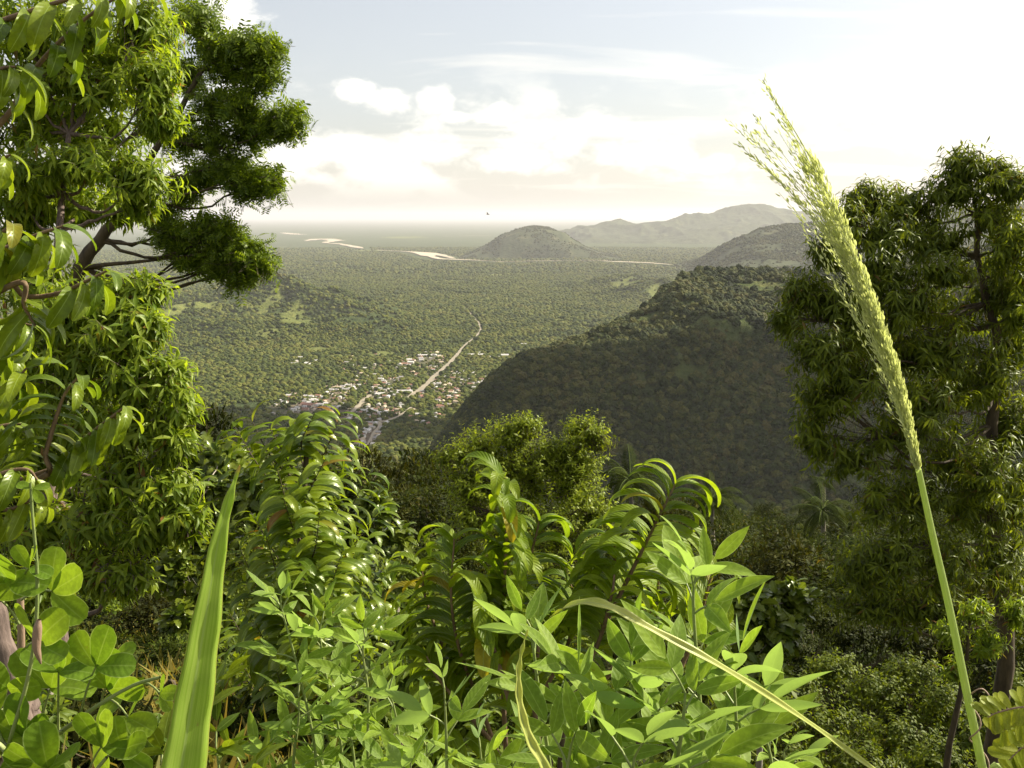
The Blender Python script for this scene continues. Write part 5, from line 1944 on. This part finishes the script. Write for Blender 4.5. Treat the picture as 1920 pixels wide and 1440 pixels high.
pl.finish('pea', T_PEA, M_PEA, 300, M_STEM)

g0 = ground_at(620, 2.0)
pl = Plant('grey_green_pea_shrub', 'grey green pea shrub with narrow leaflets at the bottom left of centre', 'shrub', g0)
for px, n in [([(600, 1560), (590, 1400), (560, 1260), (533, 1160), (526, 1130)], 12), ([(640, 1560), (640, 1400), (612, 1270), (600, 1190), (605, 1160)], 12),
              ([(700, 1560), (690, 1420), (690, 1300), (680, 1220), (690, 1190)], 11), ([(560, 1560), (550, 1440), (560, 1350), (560, 1300)], 7),
              ([(660, 1560), (665, 1440), (650, 1340), (640, 1300)], 8), ([(740, 1560), (750, 1440), (745, 1360), (730, 1290)], 8), ([(500, 1560), (490, 1480), (500, 1400)], 5),
              ([(780, 1580), (800, 1460), (800, 1400)], 6), ([(620, 1560), (620, 1480), (600, 1420)], 6)]:
    pea_stem(pl, 'peab', px, 1.95 + rng.normal(0, .06), n + 2, 0.086, 0.035, root=g0, lift=0.6)
pl.finish('peab', T_PEA, M_PEA, 300, M_STEM)

g0 = ground_at(1560, 1.9)
pl = Plant('small_pea_shrub', 'low pea shrub in the corner between the yellow grass blade and the thick stalk', 'shrub', g0)
for px, n in [([(1480, 1580), (1475, 1480), (1470, 1410)], 5), ([(1420, 1580), (1440, 1500), (1450, 1440)], 5)]:
    pea_stem(pl, 'peac', px, 1.9, n, 0.095, 0.04, root=g0)
pl.finish('peac', T_PEA, M_PEA, 300, M_STEM)

g0 = ground_at(880, 1.8)
pl = Plant('young_pea_shrub', 'young pea shrub with upright shoot tips between the two larger pea shrubs', 'shrub', g0)
for px, n in [([(840, 1580), (838, 1450), (836, 1360), (833, 1290)], 7), ([(900, 1580), (905, 1470), (900, 1400)], 6), ([(780, 1580), (770, 1490), (770, 1430)], 5), ([(960, 1580), (965, 1500), (960, 1440)], 5)]:
    pea_stem(pl, 'pead', px, 1.75, n, 0.088, 0.035, root=g0)
pl.finish('pead', T_PEA, M_PEA, 300, M_STEM)

# low left bunch
g0 = ground_at(430, 1.7)
pl = Plant('low_leafy_shrub', 'low leafy shrub right behind the foot of the broad grass blade', 'shrub', g0)
for px, n in [([(420, 1580), (415, 1480), (405, 1400)], 6), ([(470, 1580), (470, 1500), (450, 1430)], 5), ([(300, 1580), (300, 1480), (330, 1380)], 5), ([(390, 1560), (380, 1420), (392, 1330), (400, 1290)], 5)]:
    pea_stem(pl, 'pee', px, 1.6, n, 0.085, 0.04, root=g0)
pl.finish('pee', T_PEA, M_TUFT, 300, M_STEM)

# ------------------------------------------------------------------ round leaved legume, bottom left
g0 = ground_at(40, 1.1)
pl = Plant('round_leaved_plant', 'plant with round notched leaflets in threes at the bottom left corner', 'plant', g0)


def trio(px, tip, D, L, stem=None, spread=0.95, dirv=None):
    """three obovate leaflets at the end of a stalk; px is where the stalk leaves the stem"""
    p0, p1 = P(px[0], px[1], D), P(tip[0], tip[1], D - 0.03)
    pl.twig(droopy(p0, p1, 0.006, 5), [0.0016, 0.0011], 5)
    d = nrm(p1 - p0) if dirv is None else nrm(np.array(dirv, float))
    d = nrm(d + np.array([0, 0, 0.25]))
    side = nrm(np.cross(d, [0, -1, 0.35]))
    up = nrm(np.array([0.1, -0.75, 0.75]) + rng.normal(0, .15, 3))
    for s, k in ((0, 1.0), (-1, .85), (1, .85)):
        dl = nrm(d * cos(spread * abs(s)) + side * s * sin(spread) + rng.normal(0, .06, 3))
        pl.leaves('leg', p1[None], basis(dl[None], (up + s * side * 0.5 + rng.normal(0, .25, 3))[None]), np.array([L * k]))


b = Acc(); b.add(tube(curve([g0, P(20, 1560, 1.1), P(28, 1440, 1.1), P(38, 1300, 1.1), P(40, 1200, 1.1), P(38, 1105, 1.1)], 16), [0.006, 0.005, 0.004], 7))
pl.part('stem', b, M_PSTEM)
b = Acc(); b.add(tube(curve([g0, P(-20, 1500, 1.1), P(30, 1430, 1.08), P(110, 1375, 1.06), P(180, 1325, 1.04), P(250, 1285, 1.03), P(300, 1270, 1.02)], 18), [0.004, 0.003, 0.0018], 6))
pl.part('stem', b, M_STEM)
b = Acc(); b.add(tube(curve([g0, P(60, 1560, 1.0), P(140, 1490, 1.0), P(200, 1420, 1.0)], 12), [0.003, 0.002], 6))
pl.part('stem', b, M_STEM)
for px, tip, L in [((40, 1125), (98, 1108), .062), ((38, 1105), (20, 1092), .070), ((40, 1108), (55, 1065), .035), ((36, 1170), (-8, 1120), .060), ((40, 1230), (70, 1205), .062), ((38, 1290), (14, 1290), .06),
                   ((70, 1400), (95, 1290), .072), ((60, 1410), (40, 1380), .06), ((110, 1375), (110, 1260), .058), ((150, 1345), (180, 1250), .055), ((190, 1320), (200, 1290), .066),
                   ((240, 1290), (205, 1245), .05), ((150, 1345), (180, 1370), .062), ((120, 1372), (90, 1400), .066), ((200, 1310), (240, 1345), .05), ((260, 1282), (300, 1300), .03),
                   ((160, 1470), (190, 1400), .055), ((120, 1500), (90, 1440), .06), ((30, 1430), (0, 1440), .06), ((200, 1420), (230, 1410), .05), ((38, 1330), (-10, 1340), .06)]:
    trio(px, tip, 1.08 + rng.normal(0, .03), L * 1.0)
pl.finish('leg', T_LEG, M_LEG, 300, M_STEM)

# thin climbing flower stalk with a pod
g1 = ground_at(0, 1.0)
sp = thing('pod_stalk', 'thin upright stalk with one brown pod rising through the round leaved plant', 'plant', g1)
pts = curve([g1, P(-10, 1500, 1.0), P(15, 1400, 1.0), P(48, 1290, 1.0), P(66, 1190, 1.0), P(70, 1080, 1.0), P(62, 980, 1.0), P(57, 905, 1.0)], 26)
b = Acc(); b.add(tube(pts - g1, [0.003, 0.0026, 0.0022, 0.0014], 6))
obj('stalk', b.mesh('stalk', M_STEM), sp)
pod = curve([P(73, 1162, 0.99), P(70, 1185, 0.99), P(69, 1215, 0.99), P(77, 1245, 0.99)], 14)
b = Acc(); b.add(tube(pod - g1, [0.0022, 0.0046, 0.0050, 0.0046, 0.0035, 0.0008], 9))
obj('pod', b.mesh('pod', M_PSTEM), sp)
nd = Acc()
for t in np.linspace(0.55, 0.99, 16):
    i = int(t * (len(pts) - 1))
    nd.add(tube(np.array([pts[i] - g1, pts[i] - g1 + rng.normal(0, .0025, 3) + [0, 0, .002]]), [0.0012, 0.0006], 4))
obj('bud', nd.mesh('bud', M_STEM), sp)['kind'] = 'stuff'
p = P(62, 915, 1.0)
for dx_, dz_ in ((-.014, .004), (.012, .002), (.006, -.012)):
    o = obj('leaf', tpl_meshes('leg', T_LEG, M_LEG)[0], sp)
    M = np.eye(4); M[:3, :3] = basis(np.array([[dx_, 0, dz_]]), np.array([[0, -.6, .8]]))[0] * 0.018; M[:3, 3] = p - g1
    o.matrix_basis = Matrix(M.tolist())

# woody stem
g1 = ground_at(60, 1.6)
ws = thing('woody_stem', 'thick pinkish grey woody stem forking at the bottom left edge', 'tree trunk', g1)
for c, r in (([g1, P(50, 1560, 1.55), P(40, 1430, 1.5), P(34, 1330, 1.5), P(10, 1240, 1.5), P(-12, 1130, 1.5)], [0.034, 0.026, 0.021, 0.016]),
             ([P(38, 1440, 1.5), P(58, 1360, 1.52), P(56, 1300, 1.54), P(52, 1270, 1.54)], [0.020, 0.012, 0.007]),
             ([P(14, 1330, 1.5), P(-4, 1300, 1.48), P(-30, 1250, 1.48)], [0.012, 0.008])):
    q = curve(c, 24, 0.002)
    b = Acc(); b.add(tube(q - g1, r, 12))
    obj('trunk' if len(r) == 4 else 'branch', b.mesh('trunk', M_BARKP), ws)
# pale snag
g1 = ground_at(95, 6.0)
sg = thing('bare_snag', 'short pale broken snag under the drooping tree at the left', 'tree trunk', g1)
for c, r in (([g1, P(90, 1290, 6), P(100, 1200, 6), P(112, 1130, 6)], [0.06, 0.035, 0.03]), ([P(92, 1260, 6), P(80, 1225, 6), P(96, 1232, 5.9)], [0.03, 0.02])):
    b = Acc(); b.add(tube(curve(c, 14, 0.008) - g1, r, 9))
    obj('trunk' if len(r) == 3 else 'branch', b.mesh('trunk', M_PALE), sg)


# ------------------------------------------------------------------ grasses
def ribbon(name, px, D, widths, mat, face, fold=0.3, nw=6, n=40, parent=None, org=None, dd=None):
    """grass blade: a folded strip with thickness along a curve; face = rough direction of its upper side"""
    k = len(px)
    pts = curve([P(u, v, (D + dd[i]) if dd else D) for i, (u, v) in enumerate(px)], n)
    T = nrm(np.gradient(pts, axis=0))
    fc = np.asarray(face, float)
    S = nrm(np.cross(T, fc[None] if fc.ndim == 1 else fc))
    N = np.cross(S, T)
    t = np.linspace(0, 1, len(pts))
    w_ = np.interp(t, np.linspace(0, 1, len(widths)), widths)
    s = np.linspace(-1, 1, nw + 1)
    V = pts[:, None, :] + S[:, None, :] * (s[None, :, None] * w_[:, None, None] / 2 * cos(fold)) + N[:, None, :] * (np.abs(s)[None, :, None] * w_[:, None, None] / 2 * sin(fold))
    V = V + (N * (0.0012 * np.sin(t * 47)[:, None]))[:, None, :] * s[None, :, None]
    th = 0.0004
    V2 = V - N[:, None, :] * th
    m = nw + 1
    VV = np.vstack([V.reshape(-1, 3), V2.reshape(-1, 3)])
    i = np.arange(len(pts) - 1)[:, None] * m
    j = np.arange(nw)[None, :]
    F1 = np.stack([i + j, i + j + 1, i + m + 1 + j, i + m + j], -1).reshape(-1, 4)
    off = V.shape[0] * m
    uv = np.stack(np.broadcast_arrays(s[None, :] * .5 + .5, t[:, None]), -1).reshape(-1, 2)
    uv = np.vstack([uv, uv])
    # thin rim joins the faces
    e = np.arange(len(pts) - 1) * m
    rim = np.vstack([np.stack([e, e + m, e + m + off, e + off], -1), np.stack([e + nw, e + nw + off, e + nw + m + off, e + nw + m], -1)])
    Fa = np.vstack([F1, (F1 + off)[:, ::-1], rim])
    return obj(name, mesh_np(name, VV - (org if org is not None else 0), Fa, mat, uv=uv), parent)


g1 = ground_at(330, 0.75)
t = thing('grass_blade', 'broad upright green grass blade in the left foreground', 'grass blade', g1)
ribbon('blade', [(290, 1800), (318, 1600), (340, 1440), (362, 1300), (385, 1160), (410, 1010), (432, 925), (450, 872)], 0.78, [0.052, 0.049, 0.043, 0.036, 0.027, 0.0145, 0.007, 0.0005], M_BLADE,
       (0.8, -0.85, 0.35), 0.22, org=g1, parent=t, n=48)

g1 = ground_at(1700, 1.0)
t = thing('bent_grass_blade', 'long yellow green grass blade arching up from the lower right to the centre', 'grass blade', g1)
ribbon('blade', [(1800, 1560), (1640, 1445), (1500, 1345), (1350, 1250), (1220, 1180), (1150, 1142), (1105, 1130), (1060, 1140), (1030, 1158)], 1.0,
       [0.007, 0.008, 0.009, 0.010, 0.011, 0.012, 0.012, 0.008, 0.001], M_YBLADE, (0.6, -0.7, 0.8), 0.5, org=g1, parent=t, n=60, dd=[.15, .1, .05, 0, 0, 0, 0, .02, .04])
g1 = ground_at(1040, 1.0)
t = thing('curled_grass_blade', 'short yellow green grass blade curving down to the bottom edge in the centre', 'grass blade', g1)
ribbon('blade', [(1060, 1560), (1022, 1445), (990, 1385), (972, 1320), (970, 1260), (978, 1215), (990, 1180)], 1.05,
       [0.016, 0.015, 0.015, 0.013, 0.010, 0.006, 0.001], M_YBLADE, (0.9, -0.9, 0.2), 0.5, org=g1, parent=t, n=44)

# flowering grass: stalk, sheath tip, branches with spikelets
Dg = 1.15
g1 = ground_at(1900, Dg)
gp = thing('flowering_grass', 'tall grass stalk with a large pale feathery seed head on the right', 'grass', g1)
stk = curve([g1, P(1875, 1600, Dg), P(1842, 1440, Dg), P(1815, 1310, Dg), P(1780, 1140, Dg), P(1748, 1000, Dg), P(1722, 880, Dg)], 40)
b = Acc(); b.add(tube(stk - g1, [0.0066, 0.0060, 0.0054, 0.0048, 0.0042, 0.0036], 12))


def stalk_uv_mesh(acc, name, mat, sides):
    V = np.vstack(acc.V)
    n = len(V) // sides
    uv = np.stack(np.broadcast_arrays((np.arange(sides) / sides)[None, :], np.linspace(0, 8, n)[:, None]), -1).reshape(-1, 2)
    return mesh_np(name, V, np.vstack(acc.F), mat, uv=uv)


M_STALK = grass_mat('grass_stalk', (0.36, 0.46, 0.14), (0.48, 0.56, 0.24), (1.2, 1.2, 0.8), 18)
obj('stalk', stalk_uv_mesh(b, 'stalk', M_STALK, 12), gp)
axis = curve([P(1722, 880, Dg), P(1700, 780, Dg), P(1672, 680, Dg), P(1635, 570, Dg), P(1590, 450, Dg), P(1545, 345, Dg), P(1500, 262, Dg), P(1455, 190, Dg), P(1430, 150, Dg)], 60)
b = Acc(); b.add(tube(axis - g1, [0.0022, 0.0018, 0.0012, 0.0006, 0.0004], 6))
obj('seed_head_axis', b.mesh('seed_head_axis', M_PAN), gp)
T_SPK = [leaf_tpl(3, 2, w_, 0.6, 0.6, dr, 0.7) for w_, dr in ((0.34, 0.15), (0.30, -0.1), (0.38, 0.2))]
sp_pos, sp_B, sp_s = [], [], []
ends = [(1430, 148, 0.0), (1440, 170, .02), (1450, 215, -.02), (1462, 250, .03), (1475, 262, -.02), (1416, 216, .01), (1420, 250, -.02), (1368, 226, .03), (1384, 268, -.02), (1402, 286, .02),
        (1440, 320, -.02), (1425, 300, .03), (1395, 240, -.03), (1500, 330, .02), (1480, 350, -.03), (1460, 360, .02), (1520, 400, .03), (1500, 420, -.03), (1540, 380, -.02), (1560, 400, .03),
        (1600, 470, .03), (1540, 470, -.02), (1560, 520, -.03), (1590, 560, .0), (1620, 540, .03), (1640, 600, .02), (1605, 620, -.02), (1640, 680, -.02), (1668, 680, .02), (1686, 740, .02), (1662, 760, -.02),
        (1672, 745, .0), (1700, 800, .01), (1575, 430, 0.0), (1530, 330, .0)]
for k, (u, v, dd) in enumerate(ends):
    # each branch leaves the axis below its tip and runs close along it
    tz = np.clip((880 - v) / 730.0, 0, 1)
    st = max(0.0, tz - (0.34 + 0.12 * rng.random()) - 0.10 * (k < 20))
    if k < 17:
        st = min(st, 0.30 * rng.random() + 0.12)
    i = int(st * (len(axis) - 1))
    e = P(u, v, Dg + dd)
    j = int(min(len(axis) - 1, (0.55 * tz + 0.45 * st) * (len(axis) - 1)))
    off = (e - axis[int(tz * (len(axis) - 1))]) * 0.38
    q = curve([axis[i], axis[(i + j) // 2] + off * 0.45, axis[j] + off * 1.0 + rng.normal(0, .003, 3), e], 22, 0.0006)
    b = Acc(); b.add(tube(q - g1, [0.0007, 0.0005, 0.0003], 4))
    obj('panicle_branch', b.mesh('panicle_branch', M_PAN), gp)
    seg = np.linalg.norm(np.diff(q, axis=0), axis=1).sum()
    n = int(seg / 0.0030)
    tt = np.sort(rng.random(n)) ** 0.8
    pos = np.stack([np.interp(tt, np.linspace(0, 1, len(q)), q[:, c]) for c in range(3)], -1)
    Tq = nrm(np.gradient(q, axis=0))
    tx = np.stack([np.interp(tt, np.linspace(0, 1, len(q)), Tq[:, c]) for c in range(3)], -1)
    o = nrm(rng.normal(0, 1, (n, 3)))
    pos = pos + o * rng.random((n, 1)) * 0.0035
    sp_pos.append(pos)
    sp_B.append(basis(tx + o * 0.42, o + rng.normal(0, .3, (n, 3))))
    sp_s.append(np.interp(tt, [0, 1], [0.0070, 0.0062]) * (0.8 + .5 * rng.random(n)))
# dense lower part of the head
n = 1700
tt = rng.random(n) ** 1.1 * 0.70
pos = np.stack([np.interp(tt, np.linspace(0, 1, len(axis)), axis[:, c]) for c in range(3)], -1)
Tq = nrm(np.gradient(axis, axis=0))
tx = np.stack([np.interp(tt, np.linspace(0, 1, len(axis)), Tq[:, c]) for c in range(3)], -1)
o = nrm(rng.normal(0, 1, (n, 3)))
o = nrm(o - (o * tx).sum(-1, keepdims=True) * tx)
rad = np.interp(tt, [0, .06, .2, .38, .62, .8, 1], [0.003, 0.005, 0.008, 0.010, 0.011, 0.004, 0.002])
pos = pos + o * (rad * np.sqrt(rng.random(n)))[:, None] + np.array([-0.004, 0, 0]) * np.interp(tt, [0, .3, .62, .75, 1], [0, .6, 1.6, .4, 0])[:, None]
sp_pos.append(pos); sp_B.append(basis(tx + o * 0.30, o + rng.normal(0, .3, (n, 3)))); sp_s.append(0.0074 * (0.8 + .5 * rng.random(n)))
me = scatter_mesh('spikelets', T_SPK, np.vstack(sp_pos) - g1, np.vstack(sp_B), np.concatenate(sp_s), M_SPIKE)
tag(obj('spikelets', me, gp), kind='stuff')

# twining tendril on the stalk
g2 = P(1895, 1600, Dg)
tn = thing('tendril', 'thin brown tendril twining round the lower grass stalk', 'vine', g2)
q = []
for t in np.linspace(0, 1, 90):
    c = P(1870 - 52 * t, 1580 - 262 * t, Dg)
    r = 0.0088
    q.append(c + np.array([r * cos(t * 21), r * sin(t * 21), 0]))
q = np.array(q)
q2 = curve([q[-1], P(1835, 1292, Dg - .01), P(1850, 1298, Dg - .01), P(1862, 1318, Dg - .02)], 12)
b = Acc(); b.add(tube(np.vstack([q, q2[1:]]) - g2, [0.0011, 0.0011, 0.0009], 5))
obj('vine_stem', b.mesh('vine_stem', M_PSTEM), tn)

# small feather leaved sprig at the right bottom corner
g1 = ground_at(2050, 1.0)
pl = Plant('feathery_sprig', 'small plant with rows of round bright leaflets in the bottom right corner', 'plant', g1)
T_RND = [leaf_tpl(6, 4, 0.52, 0.55, 0.30, dr, 0.15) for dr in (0.1, 0.4)]
for px, nn, L in [([(2010, 1330), (1960, 1330), (1915, 1326), (1870, 1336), (1852, 1345)], 26, 0.021), ([(2000, 1360), (1950, 1340), (1905, 1358), (1865, 1376)], 22, 0.019),
                  ([(2020, 1400), (1960, 1390), (1920, 1400), (1892, 1425)], 20, 0.023), ([(2030, 1450), (1970, 1440), (1930, 1445), (1900, 1455)], 18, 0.023)]:
    pts = curve([P(u, v, 0.98) for u, v in px], 18)
    b = Acc(); b.add(tube(np.vstack([curve([g1, (g1 + pts[0]) / 2, pts[0]], 6)[:-1], pts]), [0.0025, 0.0012, 0.0007], 5))
    pl.part('stem', b, M_PSTEM)
    T = nrm(np.gradient(pts, axis=0))
    for k in range(nn):
        t = 0.2 + 0.8 * k / nn
        i = int(t * (len(pts) - 1))
        s = 1 if k % 2 else -1
        sd_ = nrm(np.cross(T[i], [0, -1, .4]))
        pl.leaves('rnd', pts[i][None], basis((sd_ * s + T[i] * .35 + rng.normal(0, .05, 3))[None], (np.array([0.1, -.8, .6]) + rng.normal(0, .15, 3))[None]), np.array([L * (0.9 + .2 * rng.random())]))
pl.finish('rnd', T_RND, M_SPRIG, 300, M_PSTEM)

# ------------------------------------------------------------------ undergrowth
# shrubs between the near plants
for (lab, u, v, D, ru, rv, mt, kk) in [
    ('dark leafy undershrub beneath the tall glossy leaved tree', 560, 1330, 6.6, 170, 110, 'T', 6), ('leafy undershrub behind the centre shrub left side', 800, 1250, 5.5, 110, 130, 'T', 5),
    ('leafy undershrub behind the centre shrub right side', 1120, 1330, 5.5, 160, 110, 'T', 6), ('leafy undershrub behind the pale pea shrub', 1380, 1370, 6.0, 130, 90, 'S', 5),
    ('low green undershrub at the left bottom behind the round leaved plant', 160, 1400, 4.5, 180, 90, 'T', 5), ('low undershrub left of the broad grass blade foot', 270, 1330, 7.5, 60, 60, 'S', 4),
    ('leafy undershrub left of the centre shrub foot', 720, 1400, 4.5, 120, 80, 'T', 5), ('shadowy undershrub right of the broad grass blade', 440, 1330, 7.5, 70, 110, 'S', 4),
    ('leafy undershrub under the drooping tips of the centre shrub', 1290, 1270, 8.0, 90, 90, 'S', 4), ('dark undershrub at the foot of the drooping leaved tree', 60, 1190, 7.8, 90, 80, 'T', 4),
    ('leafy undershrub in the gap below the twin headed tree', 1010, 1150, 12, 200, 80, 'S', 6), ('leafy undershrub behind the tall glossy leaved tree', 600, 1060, 11, 180, 120, 'S', 7),
    ('undershrub behind the left side of the centre shrub', 790, 1080, 13, 90, 100, 'S', 5)]:
    g0 = ground_at(u, D)
    cls = [(u + ru * rng.normal(0, .5), v + rv * rng.normal(0, .4), D + rng.normal(0, .3), ru * .55, rv * .55) for _ in range(kk)]
    big = mt == 'T'
    crown_tree('undershrub', lab, g0, [g0, g0 + [0.02, 0, .4], P(u, v + rv * .3, D)], 0.03, cls, 'und' if big else 'und_s', T_MANGO if big else T_SMALLLO, M_TUFT if big else M_SMALL, M_BARK,
               0.13 if big else 0.10, 10, 48, 0.22, grav=0.4, limit=60 if big else 0, cat='shrub', minpx=12, up=0.6, lower=0.8)

# bushy cover on the slope (nobody could count it)
und_col = bpy.data.collections.new('cover_bushes')
for i in range(6):
    _, cm = forest_proto(50 + i, 1.2, 1.1, [M_FOR, M_FOR2, M_FOR, M_FOR2, M_FOR3, M_TUFT][i], 0.14, 900, 0.02)
    und_col.objects.link(bpy.data.objects.new('bush_crown', cm))
n = 7000
yy = 4 + (rng.random(n) ** 0.8) * 60
xx = (rng.random(n) * 2 - 1) * (0.62 * yy + 3)
zz_ = hill_z(xx, yy)
open_patch = (xx > -0.46 * yy) & (xx < -0.33 * yy) & (yy < 30)
keep = ~(open_patch & (rng.random(n) < .8))
sz = 0.55 + 0.9 * rng.random(n)
sz = sz * np.clip(yy / 30, 0.35, 1.5)
instancer('slope_cover', np.stack([xx, yy, zz_ - 0.2 * sz], -1)[keep], sz[keep], und_col, 'mixed bushes and leafy cover on the hillside')
# weeds and dry grass on the open patch and close by
n = 26000
yy = 1.0 + rng.random(n) ** 0.7 * 30
xx = yy * (-0.60 + 0.42 * rng.random(n))
far = rng.random(n) < .35
xx = np.where(far, yy * (rng.random(n) * 1.2 - 0.6), xx)
zz_ = hill_z(xx, yy)
pos = np.stack([xx, yy, zz_], -1)
d = rng.normal(0, .55, (n, 3)) + np.array([0, 0, 1.0])
me = scatter_mesh('grass', [leaf_tpl(2, 1, 0.07, 0.3, 0.9, 0.9, 0), leaf_tpl(2, 1, 0.10, 0.3, 0.9, 1.4, 0)], pos, basis(d, rng.normal(0, 1, (n, 3))), 0.15 + 0.4 * rng.random(n) ** 2, M_DRY)
tag(obj('grass', me), 'dry grass and weeds on the open patch of the hillside', 'grass', kind='stuff')
n = 30000
yy = 1.0 + rng.random(n) ** 0.7 * 26
xx = yy * (rng.random(n) * 1.24 - 0.62)
pos = np.stack([xx, yy, hill_z(xx, yy) + rng.random(n) * 0.25], -1)
me = scatter_mesh('weeds', T_SMALLLO, pos, basis(rng.normal(0, .7, (n, 3)) + np.array([0, 0, .3]), rng.normal(0, .5, (n, 3)) + np.array([0, 0, 1])), 0.05 + 0.09 * rng.random(n), M_TUFT)
tag(obj('weeds', me), 'small leafy weeds covering the ground near the viewpoint', 'weeds', kind='stuff')

tot = sum(len(o.data.polygons) * 2 for o in scn.objects if o.type == 'MESH')
seen = set(); uniq = 0
for o in scn.objects:
    if o.type == 'MESH' and o.data.name not in seen:
        seen.add(o.data.name)
        uniq += len(o.data.polygons) * 2
print('objects', len(scn.objects), 'triangles', tot, 'unique', uniq)
